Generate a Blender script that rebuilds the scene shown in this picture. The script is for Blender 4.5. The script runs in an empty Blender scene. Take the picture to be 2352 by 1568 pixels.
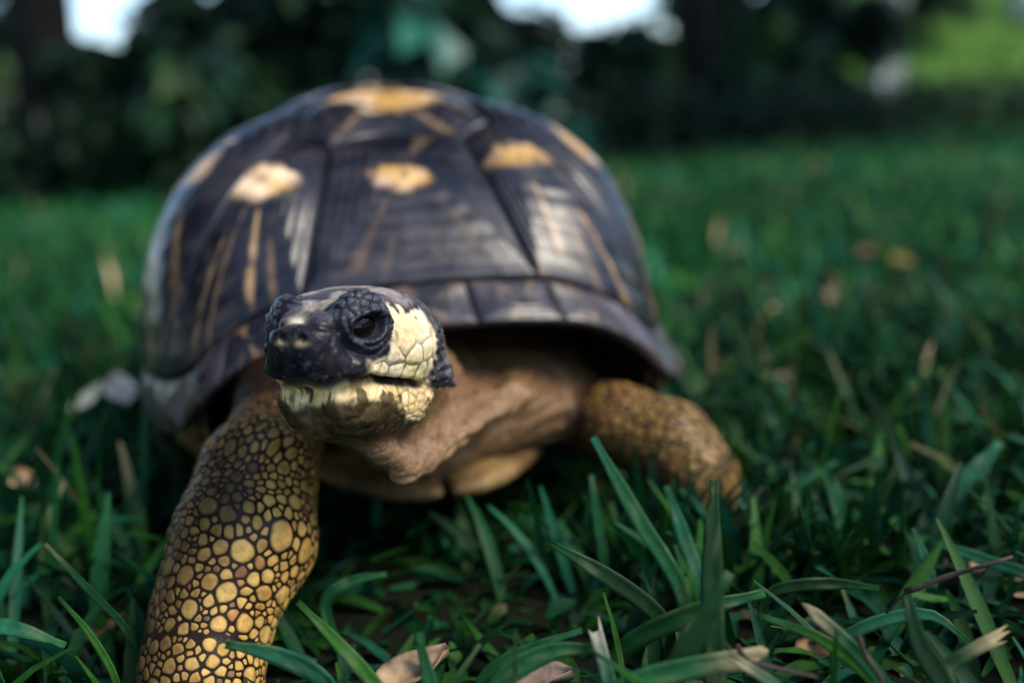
import bpy, bmesh, math, random
import numpy as np
from mathutils import Vector, Matrix
from mathutils.kdtree import KDTree

random.seed(7)
rng = np.random.default_rng(11)
import time as _time
_T0 = _time.time()
def tick(m): print('TICK %-12s %.1f' % (m, _time.time() - _T0))
R = math.radians
scene = bpy.context.scene
COL = scene.collection

# ---------------------------------------------------------------- camera
CAM_POS = np.array([0.0, 0.0, 0.175])
PITCH, ROLL = R(12.0), R(3.0)
FWD = np.array([0.0, math.cos(PITCH), -math.sin(PITCH)])
_up = np.array([0.0, math.sin(PITCH), math.cos(PITCH)])
_rt = np.array([1.0, 0.0, 0.0])
RGT = math.cos(ROLL) * _rt - math.sin(ROLL) * _up
UPV = math.cos(ROLL) * _up + math.sin(ROLL) * _rt
cam_data = bpy.data.cameras.new('camera')
cam = bpy.data.objects.new('camera', cam_data)
COL.objects.link(cam)
M = Matrix(((RGT[0], UPV[0], -FWD[0], CAM_POS[0]), (RGT[1], UPV[1], -FWD[1], CAM_POS[1]),
            (RGT[2], UPV[2], -FWD[2], CAM_POS[2]), (0, 0, 0, 1)))
cam.matrix_world = M
cam_data.lens = 36.0
cam_data.sensor_width = 36.0
cam_data.sensor_fit = 'HORIZONTAL'
cam_data.clip_start = 0.01
cam_data.clip_end = 400
cam_data.dof.use_dof = True
cam_data.dof.focus_distance = 0.300
cam_data.dof.aperture_fstop = 3.9
scene.camera = cam

# ---------------------------------------------------------------- light
SUN_EL, SUN_AZ = R(50), R(112)        # azimuth from +Y clockwise: the sun stands behind the camera, to its right
world = bpy.data.worlds.new('World')
scene.world = world
world.use_nodes = True
nt = world.node_tree
nt.nodes.clear()
sky = nt.nodes.new('ShaderNodeTexSky')
sky.sky_type = 'NISHITA'
sky.sun_disc = False
sky.sun_elevation = SUN_EL
sky.sun_rotation = SUN_AZ
sky.air_density = 1.0
sky.dust_density = 0.9
sky.ozone_density = 2.5
bg = nt.nodes.new('ShaderNodeBackground')
bg.inputs['Strength'].default_value = 0.115
wo = nt.nodes.new('ShaderNodeOutputWorld')
nt.links.new(sky.outputs['Color'], bg.inputs['Color'])
nt.links.new(bg.outputs['Background'], wo.inputs['Surface'])
sun_data = bpy.data.lights.new('sun', 'SUN')
sun_data.energy = 1.25
sun_data.angle = R(20)
sun_data.color = (1.0, 0.91, 0.76)
sun = bpy.data.objects.new('sun', sun_data)
COL.objects.link(sun)
_sd = Vector((math.sin(SUN_AZ) * math.cos(SUN_EL), math.cos(SUN_AZ) * math.cos(SUN_EL), math.sin(SUN_EL)))
sun.rotation_euler = _sd.to_track_quat('Z', 'Y').to_euler()
sun.location = (0, 0, 5)
vs = scene.view_settings
vs.view_transform = 'Standard'
vs.look = 'None'
vs.exposure = 1.62
vs.gamma = 1.0
vs.use_curve_mapping = False
scene.cycles.use_denoising = True
scene.cycles.max_bounces = 6
scene.cycles.transparent_max_bounces = 4

# ---------------------------------------------------------------- helpers
def ray(px, py, d):
    """point at depth d on the line of sight through (px, py) of a 2352 x 1568 picture"""
    return CAM_POS + d * (FWD + (px - 1176) / 2352 * RGT + (784 - py) / 2352 * UPV)

def on_ground(px, py, z=0.0):
    v = FWD + (px - 1176) / 2352 * RGT + (784 - py) / 2352 * UPV
    return CAM_POS + v * ((z - CAM_POS[2]) / v[2])

def _h(ix, iy, iz, seed):
    n = (ix.astype(np.int64) * 374761393 + iy.astype(np.int64) * 668265263 + iz.astype(np.int64) * 2147483647 + seed * 1274126177) & 0xffffffff
    n = ((n ^ (n >> 13)) * 1274126177) & 0xffffffff
    return ((n ^ (n >> 16)) & 0xffff) / 65535.0

def vnoise(P, freq=1.0, seed=0):
    Q = np.asarray(P, float) * freq
    I = np.floor(Q)
    f = Q - I
    f = f * f * (3 - 2 * f)
    I = I.astype(np.int64)
    out = 0
    for dx in (0, 1):
        for dy in (0, 1):
            for dz in (0, 1):
                w = (f[:, 0] if dx else 1 - f[:, 0]) * (f[:, 1] if dy else 1 - f[:, 1]) * (f[:, 2] if dz else 1 - f[:, 2])
                out = out + w * _h(I[:, 0] + dx, I[:, 1] + dy, I[:, 2] + dz, seed)
    return out

def fbm(P, freq=1.0, seed=0, octv=3):
    s, a, t = 0, 1.0, 0
    for o in range(octv):
        s = s + a * vnoise(P, freq * 2 ** o, seed + 17 * o)
        t += a
        a *= 0.5
    return s / t

def sstep(a, b, x):
    t = np.clip((x - a) / (b - a), 0, 1)
    return t * t * (3 - 2 * t)

def mixc(c1, c2, t):
    t = np.asarray(t)[:, None]
    return np.asarray(c1) * (1 - t) + np.asarray(c2) * t

def build_mesh(name, V, faces, cols=None, smooth=True):
    """faces: list of integer arrays, each (n, k)"""
    me = bpy.data.meshes.new(name)
    V = np.asarray(V, np.float32)
    me.vertices.add(len(V))
    me.vertices.foreach_set('co', V.ravel())
    if not isinstance(faces, list):
        faces = [faces]
    faces = [np.asarray(f, np.int32) for f in faces if len(f)]
    tot = np.concatenate([np.full(len(f), f.shape[1], np.int32) for f in faces])
    idx = np.concatenate([f.ravel() for f in faces])
    me.loops.add(len(idx))
    me.loops.foreach_set('vertex_index', idx)
    me.polygons.add(len(tot))
    st = np.zeros(len(tot), np.int32)
    st[1:] = np.cumsum(tot)[:-1]
    me.polygons.foreach_set('loop_start', st)
    me.polygons.foreach_set('loop_total', tot)
    me.update(calc_edges=True)
    me.validate()
    if smooth:
        me.polygons.foreach_set('use_smooth', np.ones(len(me.polygons), bool))
    if cols is not None:
        set_cols(me, cols)
    return me

def set_cols(me, cols):
    c = np.ones((len(me.vertices), 4), np.float32)
    c[:, :cols.shape[1]] = cols
    at = me.color_attributes.get('Col') or me.color_attributes.new('Col', 'FLOAT_COLOR', 'POINT')
    at.data.foreach_set('color', c.ravel())

def link(name, me, mat=None, parent=None, label=None, cat=None, group=None, kind=None):
    o = bpy.data.objects.new(name, me)
    COL.objects.link(o)
    if mat is not None and me is not None and not me.materials:
        me.materials.append(mat)
    if parent is not None:
        o.parent = parent
    for k, v in (('label', label), ('category', cat), ('group', group), ('kind', kind)):
        if v:
            o[k] = v
    return o

# ---------------------------------------------------------------- materials
def mat_base(name):
    m = bpy.data.materials.new(name)
    m.use_nodes = True
    t = m.node_tree
    b = t.nodes['Principled BSDF']
    return m, t, b

def N(t, typ, **kw):
    n = t.nodes.new(typ)
    for k, v in kw.items():
        if k in n.inputs:
            n.inputs[k].default_value = v
        else:
            setattr(n, k, v)
    return n

def attr_material(name, rough=0.5, spec=0.5, nscale=400, namp=0.25, bump=(900, 0.3, 0.0004), vor=None, rough_var=0.1, coat=0.0, translucent=0.0, generated=False):
    m, t, b = mat_base(name)
    a = N(t, 'ShaderNodeAttribute', attribute_name='Col')
    tc = N(t, 'ShaderNodeTexCoord')
    no = N(t, 'ShaderNodeTexNoise', Scale=nscale, Detail=4.0)
    t.links.new(tc.outputs['Object'], no.inputs['Vector'])
    mr = N(t, 'ShaderNodeMapRange')
    mr.inputs['From Min'].default_value = 0.3
    mr.inputs['From Max'].default_value = 0.7
    mr.inputs['To Min'].default_value = 1 - namp
    mr.inputs['To Max'].default_value = 1 + namp
    t.links.new(no.outputs['Fac'], mr.inputs['Value'])
    mx = N(t, 'ShaderNodeMix', data_type='RGBA', blend_type='MULTIPLY')
    mx.inputs['Factor'].default_value = 1.0
    t.links.new(a.outputs['Color'], mx.inputs[6])
    t.links.new(mr.outputs['Result'], mx.inputs[7])
    t.links.new(mx.outputs[2], b.inputs['Base Color'])
    r2 = N(t, 'ShaderNodeMapRange')
    r2.inputs['From Min'].default_value = 0.3
    r2.inputs['From Max'].default_value = 0.7
    r2.inputs['To Min'].default_value = rough - rough_var
    r2.inputs['To Max'].default_value = rough + rough_var
    t.links.new(no.outputs['Fac'], r2.inputs['Value'])
    t.links.new(r2.outputs['Result'], b.inputs['Roughness'])
    b.inputs['Specular IOR Level'].default_value = spec
    b.inputs['Coat Weight'].default_value = coat
    b.inputs['Coat Roughness'].default_value = 0.25
    n2 = N(t, 'ShaderNodeTexNoise', Scale=bump[0], Detail=3.0)
    t.links.new(tc.outputs['Object'], n2.inputs['Vector'])
    bp = N(t, 'ShaderNodeBump', Strength=bump[1], Distance=bump[2])
    h = n2.outputs['Fac']
    if vor:
        v = N(t, 'ShaderNodeTexVoronoi', Scale=vor[0])
        v.feature = 'DISTANCE_TO_EDGE'
        t.links.new(tc.outputs['Object'], v.inputs['Vector'])
        ml = N(t, 'ShaderNodeMath', operation='MULTIPLY_ADD')
        ml.inputs[1].default_value = vor[1]
        t.links.new(v.outputs['Distance'], ml.inputs[0])
        t.links.new(h, ml.inputs[2])
        h = ml.outputs[0]
    t.links.new(h, bp.inputs['Height'])
    t.links.new(bp.outputs['Normal'], b.inputs['Normal'])
    if translucent > 0:
        tr = N(t, 'ShaderNodeBsdfTranslucent')
        t.links.new(mx.outputs[2], tr.inputs['Color'])
        ms = N(t, 'ShaderNodeMixShader')
        ms.inputs[0].default_value = translucent
        t.links.new(b.outputs[0], ms.inputs[1])
        t.links.new(tr.outputs[0], ms.inputs[2])
        t.links.new(ms.outputs[0], t.nodes['Material Output'].inputs['Surface'])
    return m

MAT_SCUTE = attr_material('scute_horn', rough=0.33, spec=0.40, nscale=120, namp=0.35, bump=(260, 0.22, 0.0006), rough_var=0.08)
MAT_SKIN = attr_material('tortoise_skin', rough=0.30, spec=0.13, nscale=500, namp=0.22, bump=(1500, 0.22, 0.0003), vor=(650, 1.0))
MAT_SCALE = attr_material('leg_scale_horn', rough=0.5, spec=0.22, nscale=420, namp=0.30, bump=(900, 0.35, 0.0005))
MAT_GRASS = attr_material('grass_blade', rough=0.52, spec=0.14, nscale=300, namp=0.25, bump=(700, 0.2, 0.0003), translucent=0.22)
MAT_LEAF = attr_material('tree_leaf', rough=0.5, spec=0.35, nscale=8, namp=0.3, bump=(40, 0.3, 0.004), translucent=0.2)
MAT_DRY = attr_material('dry_leaf', rough=0.8, spec=0.2, nscale=160, namp=0.4, bump=(400, 0.6, 0.001))
MAT_BARK = attr_material('bark', rough=0.9, spec=0.1, nscale=12, namp=0.5, bump=(30, 0.8, 0.02))
MAT_EYE, _t, _b = mat_base('eye')
_b.inputs['Base Color'].default_value = (0.004, 0.003, 0.003, 1)
_b.inputs['Roughness'].default_value = 0.06
_b.inputs['Specular IOR Level'].default_value = 0.22

def ground_material():
    m, t, b = mat_base('lawn_soil')
    tc = N(t, 'ShaderNodeTexCoord')
    n1 = N(t, 'ShaderNodeTexNoise', Scale=18.0, Detail=8.0)
    n2 = N(t, 'ShaderNodeTexNoise', Scale=220.0, Detail=4.0)
    t.links.new(tc.outputs['Object'], n1.inputs['Vector'])
    t.links.new(tc.outputs['Object'], n2.inputs['Vector'])
    cr = N(t, 'ShaderNodeValToRGB')
    cr.color_ramp.elements[0].position = 0.35
    cr.color_ramp.elements[0].color = (0.005, 0.006, 0.003, 1)
    cr.color_ramp.elements[1].position = 0.7
    cr.color_ramp.elements[1].color = (0.012, 0.017, 0.007, 1)
    t.links.new(n1.outputs['Fac'], cr.inputs['Fac'])
    mx = N(t, 'ShaderNodeMix', data_type='RGBA', blend_type='MULTIPLY')
    mx.inputs['Factor'].default_value = 0.7
    sx = N(t, 'ShaderNodeVectorMath', operation='LENGTH')
    t.links.new(tc.outputs['Object'], sx.inputs[0])
    mf = N(t, 'ShaderNodeMapRange')
    mf.inputs['From Min'].default_value = 4.5
    mf.inputs['From Max'].default_value = 8.0
    t.links.new(sx.outputs['Value'], mf.inputs['Value'])
    mg = N(t, 'ShaderNodeMix', data_type='RGBA')
    mg.inputs[7].default_value = (.12, .25, .035, 1)
    t.links.new(mf.outputs['Result'], mg.inputs['Factor'])
    t.links.new(cr.outputs['Color'], mg.inputs[6])
    t.links.new(mg.outputs[2], mx.inputs[6])
    t.links.new(n2.outputs['Fac'], mx.inputs[7])
    t.links.new(mx.outputs[2], b.inputs['Base Color'])
    b.inputs['Roughness'].default_value = 0.95
    b.inputs['Specular IOR Level'].default_value = 0.1
    bp = N(t, 'ShaderNodeBump', Strength=0.6, Distance=0.004)
    t.links.new(n2.outputs['Fac'], bp.inputs['Height'])
    t.links.new(bp.outputs['Normal'], b.inputs['Normal'])
    return m
MAT_GROUND = ground_material()
#@@GROUND
# ---------------------------------------------------------------- ground
def ground_z(x, y):
    """flat lawn, rising to a grassy bank far behind on the right"""
    x = np.asarray(x, float); y = np.asarray(y, float)
    bank = sstep(7.5, 15.0, y) * (0.45 + 1.5 * sstep(0.5, 5.0, x)) * 1.0
    return bank + 0.004 * np.sin(x * 9) * np.cos(y * 7) * sstep(0.8, 2, y)

gx = np.concatenate([-np.geomspace(0.05, 150, 60)[::-1], [0], np.geomspace(0.05, 150, 60)])
gy = np.concatenate([-np.geomspace(0.05, 150, 40)[::-1], [0], np.geomspace(0.05, 200, 90)])
GX, GY = np.meshgrid(gx, gy, indexing='ij')
gv = np.stack([GX, GY, ground_z(GX, GY)], -1).reshape(-1, 3)
ii, jj = np.meshgrid(np.arange(len(gx) - 1), np.arange(len(gy) - 1), indexing='ij')
q = (ii * len(gy) + jj).ravel()
link('ground', build_mesh('ground', gv, np.stack([q, q + len(gy), q + len(gy) + 1, q + 1], 1)), MAT_GROUND, kind='structure',
     label='dark soil under the lawn', cat='ground')

# ================================================================ TORTOISE
YAW = R(12.0)
SH_O = np.array([-0.036, 0.420, 0.0])            # middle of the front of the shell, on the ground
LAT = np.array([math.cos(YAW), math.sin(YAW), 0.0])
BCK = np.array([-math.sin(YAW), math.cos(YAW), 0.0])
ZUP = np.array([0, 0, 1.0])
def SW(p):
    p = np.atleast_2d(p)
    return SH_O + p[:, :1] * LAT + p[:, 1:2] * BCK + p[:, 2:3] * ZUP

tortoise = link('tortoise', None, label='radiated tortoise walking over the lawn toward the viewer, domed dark shell with yellow rays', cat='tortoise')
tortoise.location = Vector(SH_O + BCK * 0.15)
_ti = Matrix.Translation(-Vector(SH_O + BCK * 0.15))
def tpart(name, me, mat, parent=tortoise, label=None):
    o = link(name, me, mat, parent, label)
    if parent is tortoise:
        o.matrix_parent_inverse = _ti
    return o

# ---------------------------------------------------------------- carapace surface
RIM_A = np.radians([0, 15, 30, 44, 60, 80, 100, 120, 138, 155, 168, 180])
RIM_P = np.array([[0, -.020, .0975], [.036, -.019, .0960], [.066, -.015, .0915], [.091, -.010, .079], [.111, .004, .060],
                  [.131, .045, .053], [.134, .095, .050], [.132, .155, .050], [.122, .215, .052], [.095, .268, .050], [.05, .297, .048], [0, .302, .046]])
def catmull(xs, ys, x):
    i = np.clip(np.searchsorted(xs, x, side='right') - 1, 0, len(xs) - 2)
    x0, x1 = xs[i], xs[i + 1]
    t = ((x - x0) / (x1 - x0))[:, None]
    m = np.gradient(ys, xs, axis=0)
    hgt = (x1 - x0)[:, None]
    return ((2 * t ** 3 - 3 * t ** 2 + 1) * ys[i] + (t ** 3 - 2 * t ** 2 + t) * hgt * m[i]
            + (-2 * t ** 3 + 3 * t ** 2) * ys[i + 1] + (t ** 3 - t ** 2) * hgt * m[i + 1])
_ra = np.concatenate([-RIM_A[:0:-1], RIM_A])
_lft = RIM_P[:0:-1] * [-1, 1, 1]
_lft[:, 0] *= 1 - .085 * np.exp(-((np.degrees(RIM_A[:0:-1]) - 75) / 45) ** 2)      # this side of the skirt is tucked in
_rp = np.concatenate([_lft, RIM_P])
APEX = np.array([0, .155, .1945])
PR = np.array([0, .15, .3, .45, .6, .74, .83, .91, 1.0])
SIDE = np.array([[0, 1], [.22, .985], [.43, .925], [.62, .82], [.775, .65], [.868, .42], [.908, .24], [.945, .11], [1, 0]])
SIDE_L = np.array([[0, 1], [.22, .985], [.43, .925], [.635, .82], [.82, .65], [.935, .42], [.975, .24], [.992, .11], [1, 0]])
FRONT = np.array([[0, 1], [.14, .975], [.29, .90], [.44, .79], [.60, .66], [.755, .46], [.86, .26], [.93, .11], [1, 0]])
def dome(U, V, off=0.0):
    """disc (front at V=-1) to shell-local coordinates"""
    r = np.minimum(np.sqrt(U * U + V * V), 1.0)
    ph = np.arctan2(U, -V)
    rim = catmull(_ra, _rp, ph)
    a = catmull(PR, SIDE, r)
    lf_ = sstep(-.05, -.5, np.sin(ph))[:, None]
    a = a * (1 - lf_) + catmull(PR, SIDE_L, r) * lf_
    b = catmull(PR, FRONT, r)
    w = (np.clip(np.cos(ph), 0, 1) ** 2)[:, None]
    pr = a * (1 - w) + b * w
    P = np.empty((len(U), 3))
    P[:, :2] = APEX[:2] + (rim[:, :2] - APEX[:2]) * pr[:, :1]
    P[:, 2] = rim[:, 2] + (APEX[2] - rim[:, 2]) * pr[:, 1]
    return P
def dome_n(U, V):
    e = 0.004
    s = np.maximum(1, np.sqrt(U * U + V * V) / 0.99)
    U, V = U / s, V / s
    a = dome(U + e, V) - dome(U - e, V)
    b = dome(U, V + e) - dome(U, V - e)
    n = np.cross(a, b)
    return n / np.maximum(np.linalg.norm(n, axis=1, keepdims=True), 1e-9)

# bone under the horn scutes, with a thick rim and an inner side
nr, nph = 40, 120
rr = np.concatenate([np.linspace(0.02, 1, nr), np.linspace(0.995, 0.45, 24)])
pp = np.linspace(0, 2 * np.pi, nph, endpoint=False)
Rg, Pg = np.meshgrid(rr, pp, indexing='ij')
U = (Rg * np.sin(Pg)).ravel(); V = (-Rg * np.cos(Pg)).ravel()
depth = np.concatenate([np.full(nr, 0.0012), 0.0012 + 0.0068 * np.minimum(1, np.linspace(0.3, 4, 24))])
B = dome(U, V) - dome_n(U, V) * np.repeat(depth, nph)[:, None]
nrow = len(rr)
i, j = np.meshgrid(np.arange(nrow - 1), np.arange(nph), indexing='ij')
a = (i * nph + j).ravel(); b = (i * nph + (j + 1) % nph).ravel()
fq = np.stack([a, b, b + nph, a + nph], 1)
cen = len(B)
B = np.vstack([B, dome(np.zeros(1), np.zeros(1)) - [0, 0, .0012]])
ft = np.stack([np.full(nph, cen), (np.arange(nph) + 1) % nph, np.arange(nph)], 1)
cb = np.tile([0.020, 0.015, 0.014], (len(B), 1))
shell = tpart('carapace', build_mesh('carapace', SW(B), [fq, ft], cb), MAT_SCUTE, label='domed dark brown carapace with recessed seams')

# scute outlines in the disc
def arc(r, d0, d1, n=8):
    return [(r * math.sin(R(t)), -r * math.cos(R(t))) for t in np.linspace(d0, d1, n)]
RM = 0.885
seam_v = {'a': (.225, -.47), 'b': (.22, -.10), 'c': (.21, .20), 'd': (.18, .47)}
mid_v = {'1': (.30, -.28), '2': (.31, .05), '3': (.27, .34)}
def rp(deg): return (RM * math.sin(R(deg)), -RM * math.cos(R(deg)))
A1, A2, A3, A4, A5 = 24, 68, 98, 126, 156       # where the costal seams meet the marginals
def mir(pl): return [(-x, y) for x, y in pl][::-1]
sa, sb, sc_, sd_ = (seam_v[k] for k in 'abcd')
m1, m2, m3 = (mid_v[k] for k in '123')
scutes = []
neg = lambda p: (-p[0], p[1])
def bow(p, q_, k, n=6):
    """a seam that bends a little"""
    p, q_ = np.array(p), np.array(q_)
    nrm = np.array([-(q_ - p)[1], (q_ - p)[0]])
    return [tuple(p + (q_ - p) * t + nrm * k * math.sin(math.pi * t)) for t in np.linspace(0, 1, n)]
V1 = arc(RM, -A1, A1) + bow(rp(A1), sa, 0.06)[1:] + [neg(sa)] + [neg(p) for p in bow(rp(A1), sa, 0.06)[::-1]][1:-1]
V2 = [neg(sa), sa, m1, sb, neg(sb), neg(m1)]
V3 = [neg(sb), sb, m2, sc_, neg(sc_), neg(m2)]
V4 = [neg(sc_), sc_, m3, sd_, neg(sd_), neg(m3)]
V5 = [neg(sd_), sd_] + arc(RM, A5, 360 - A5)
C1 = bow(rp(A1), sa, 0.06) + [m1] + bow(m1, rp(A2), -0.05)[1:] + arc(RM, A2, A1)[1:-1]
C2 = [m1, sb, m2] + bow(m2, rp(A3), -0.04)[1:] + arc(RM, A3, A2)[1:] + bow(m1, rp(A2), -0.05)[::-1][1:-1]
C3 = [m2, sc_, m3] + arc(RM, A4, A3) + bow(m2, rp(A3), -0.04)[::-1][1:-1]
C4 = [m3, sd_] + arc(RM, A5, A4)
scutes += [('V1', V1, (0.0, -.68)), ('V2', V2, (0, -.27)), ('V3', V3, (0, .05)), ('V4', V4, (0, .34)), ('V5', V5, (0, .62))]
for nm, pl, c in (('C1', C1, (.360, -.490)), ('C2', C2, (.52, -.10)), ('C3', C3, (.55, .2)), ('C4', C4, (.40, .52))):
    scutes += [(nm + 'R', pl, c), (nm + 'L', mir(pl), (-.405, -.455) if nm == 'C1' else neg(c))]
marg = [0, 8, 25, 42, 58, 74, 89, 104, 119, 134, 150, 165, 180]
scutes.append(('N', arc(RM, -8, 8, 5) + arc(1.0, 8, -8, 5), (0, -.94)))
for k in range(1, 12):
    d0, d1 = marg[k], marg[k + 1]
    dm = d0 + (d1 - d0) * 0.6
    pl = arc(RM, d0, d1, 6) + arc(1.0, d1, d0, 6)
    c = ((RM + .055) * math.sin(R(dm)), -(RM + .055) * math.cos(R(dm)))
    scutes += [('M%dR' % k, pl, c), ('M%dL' % k, mir(pl), neg(c))]

# pale rays: (direction in degrees from straight down the shell, half width, start, end, strength)
RAYS = {
    'V1': [(-52, 4, .2, .9, .18), (-30, 4, .55, 1, .12), (55, 4, .25, .8, .18), (150, 8, .3, .9, .25)],
    'V2': [(-48, 5, .2, .95, .35), (45, 5, .2, .95, .5), (100, 6, .3, 1, .25)],
    'C2L': [(-20, 4, .2, 1, .5), (12, 4, .3, 1, .7), (40, 4, .3, 1, .5)], 'C2R': [(-20, 4, .3, 1, .6), (16, 4, .3, 1, .6)],
    'C1L': [(16, 4.2, .25, .97, 1.0), (-22, 2.0, .15, 1, .5), (-40, 2.6, .3, .95, .6), (34, 2.2, .5, 1, .3)],
    'C1R': [(-14, 3.2, .2, .85, 1.0), (12, 2.2, .5, 1, .85), (42, 4, .4, 1, .8), (-34, 3, .8, 1, .4)],
}
def make_scute(code, poly, c, name):
    poly = np.array(poly); c = np.array(c)
    d = poly - c
    # angles: uniform plus the corners
    ang = np.arctan2(d[:, 1], d[:, 0])
    big = code[0] in 'VC'
    M_ = 150 if big else 64
    K = 34 if big else 16
    th = np.unique(np.round(np.concatenate([np.linspace(-np.pi, np.pi, M_, endpoint=False), ang]), 5))
    # distance to outline along each direction
    n = len(poly)
    rad = np.full(len(th), 1e9)
    dirs = np.stack([np.cos(th), np.sin(th)], 1)
    for k in range(n):
        p, q_ = d[k], d[(k + 1) % n]
        e = q_ - p
        den = dirs[:, 0] * e[1] - dirs[:, 1] * e[0]
        with np.errstate(divide='ignore', invalid='ignore'):
            t = (p[0] * e[1] - p[1] * e[0]) / den
            s = (p[0] * dirs[:, 1] - p[1] * dirs[:, 0]) / den
        ok = (t > 1e-6) & (s > -1e-4) & (s < 1.0001)
        rad = np.where(ok & (t < rad), t, rad)
    rad = np.where(rad > 1e8, 0.05, rad)
    w = np.concatenate([np.linspace(0, 0.97, K), [0.985, 0.99]])
    wv = np.repeat(w[1:], len(th)); tv = np.tile(th, K + 1)
    rv = np.tile(rad, K + 1)
    Uv = c[0] + wv * rv * np.cos(tv); Vv = c[1] + wv * rv * np.sin(tv)
    Uv = np.append(Uv, c[0]); Vv = np.append(Vv, c[1]); wv = np.append(wv, 0.0); tv = np.append(tv, 0.0)
    P = dome(Uv, Vv); Nn = dome_n(Uv, Vv)
    seed = sum(ord(ch) * (k + 3) for k, ch in enumerate(code))
    hb = (0.0042 if big else 0.0016) * (1 - wv ** 2.4) + 0.0006
    rings = np.sin(wv * (44 if big else 24) + 2.5 * vnoise(np.stack([tv * 0.7, wv * 2, wv * 0 + seed], 1), 1.0, seed))
    wear = fbm(P, 35, seed, 3)
    hb += (0.00024 if big else 0.0001) * rings * sstep(.16, .3, wv) * (1 - sstep(.9, 1, wv)) * (0.4 + 1.2 * wear)
    hb += 0.0009 * (fbm(P, 45, seed + 5, 2) - .5)
    hb = np.where(wv > 0.98, -0.0008 - 0.0012 * (wv > 0.987), hb)
    P = P + Nn * hb[:, None]
    # colour
    dark = mixc((.005, .005, .009), (.018, .017, .023), sstep(.3, .75, fbm(P, 90, seed + 1, 3)))
    # worn grey-brown growth lines
    line = sstep(.1, .9, rings * .5 + .5) * sstep(.48, .72, fbm(P * [1, 1, 1.6], 70, seed + 2, 3))
    dark = mixc(dark, (.075, .056, .046), .45 * line)
    down = np.arctan2(c[0], -c[1]) if False else math.atan2(c[1], c[0]) if abs(c[0]) + abs(c[1]) > .1 else -math.pi / 2
    if code[0] == 'V':
        down = -math.pi / 2
    rel = np.degrees((tv - down + np.pi) % (2 * np.pi) - np.pi)
    if code.endswith('R') or code in ('V1', 'V2'):
        pass
    ray_list = RAYS.get(code)
    if ray_list is None:
        r_ = random.Random(seed)
        k = 9 if big else 4
        ray_list = [(-165 + 330 * (q_ + .5 + r_.uniform(-.25, .25)) / k, r_.uniform(2.5, 6), r_.uniform(.15, .35), r_.uniform(.85, 1), r_.uniform(.4, .9)) for q_ in range(k)]
        if not big:
            ray_list = [(a_, b_ * 2.2, s_, 1, st_ * .45) for a_, b_, s_, e_, st_ in ray_list]
    m = np.zeros(len(tv))
    jag = (fbm(np.stack([wv * 8, tv * 3, 0 * wv + seed], 1), 1, seed + 9, 2) - .5)
    for a_, hw, s0, s1, st in ray_list:
        dlt = np.abs((rel - a_ + 180) % 360 - 180)
        wid = hw * (0.75 + 0.5 * wv) * (1 + .9 * jag)
        m = np.maximum(m, st * (1 - sstep(.6, 1.15, dlt / np.maximum(wid, .1))) * sstep(s0, s0 + .1, wv) * (1 - sstep(s1 - .12, s1, wv)))
    m = m * sstep(.18, .55, fbm(P, 150, seed + 4, 3))
    yellow = mixc((.52, .29, .075), (.72, .50, .31), sstep(.3, .7, fbm(P, 80, seed + 6, 2)))
    tan = mixc((.33, .19, .075), (.44, .28, .13), fbm(P, 70, seed + 8, 2))
    colr = mixc(dark, tan, np.clip(m, 0, 1))
    if big:
        ar = {'V1': .0098, 'V2': .021, 'C1L': .0150, 'C1R': .0150}.get(code, .017)
        pc = P[-1]
        rd = np.linalg.norm((P - pc) * (np.array([.95, 1.1, 1.25]) if code[0] == 'C' else np.array([.8, 1.2, 1.2])), axis=1) / ar
        am = 1 - sstep(.60, 1.18, rd + 2.1 * (fbm(P, 62, seed + 12, 3) - .5))
        am = am * (1 - .5 * sstep(.55, .7, fbm(P, 160, seed + 15, 2)) * sstep(.5, 1, rd))
        colr = mixc(colr, yellow, am)
    else:
        lil = sstep(.35, .7, fbm(P, 40, seed + 13, 3))
        colr = mixc(colr, (.072, .056, .058), .75 * lil * sstep(.1, .35, wv + .2))
    # horn runs a little browner near the seams of the lower shell
    low = sstep(.55, .85, np.sqrt(Uv ** 2 + Vv ** 2))
    colr = mixc(colr, (.05, .043, .047), .22 * low * sstep(.4, .7, fbm(P, 30, 77, 3)))
    nth = len(th)
    i, j = np.meshgrid(np.arange(K), np.arange(nth), indexing='ij')
    a = (i * nth + j).ravel(); b = (i * nth + (j + 1) % nth).ravel()
    fq = np.stack([a, b, b + nth, a + nth], 1)
    ce = len(P) - 1
    ft = np.stack([np.full(nth, ce), np.arange(nth), (np.arange(nth) + 1) % nth], 1)
    fq, ft = fq[:, ::-1], ft[:, ::-1]
    tpart(name, build_mesh(name, SW(P), [fq[:, ::-1], ft[:, ::-1]], colr), MAT_SCUTE, parent=shell)
for code, pl, c in scutes:
    make_scute(code, pl, c, {'V': 'vertebral_scute', 'C': 'costal_scute', 'M': 'marginal_scute', 'N': 'nuchal_scute'}[code[0]])
#@@BODY
# ---------------------------------------------------------------- body: one continuous skin (head, neck, legs)
def smin(a, b, k):
    h = np.clip(.5 + .5 * (b - a) / k, 0, 1)
    return b * (1 - h) + a * h - k * h * (1 - h)
def smax(a, b, k): return -smin(-a, -b, k)
def ell(P, c, r):
    q_ = (P - np.array(c, float)) / np.array(r, float)
    k0 = np.linalg.norm(q_, axis=1)
    k1 = np.linalg.norm(q_ / np.array(r, float), axis=1)
    return k0 * (k0 - 1) / np.maximum(k1, 1e-9)
def cone(P, A, B_, r1, r2):
    A = np.array(A, float); BA = np.array(B_, float) - A
    t = np.clip((P - A) @ BA / (BA @ BA), 0, 1)
    return np.linalg.norm(P - A - t[:, None] * BA, axis=1) - (r1 + (r2 - r1) * t)

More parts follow.
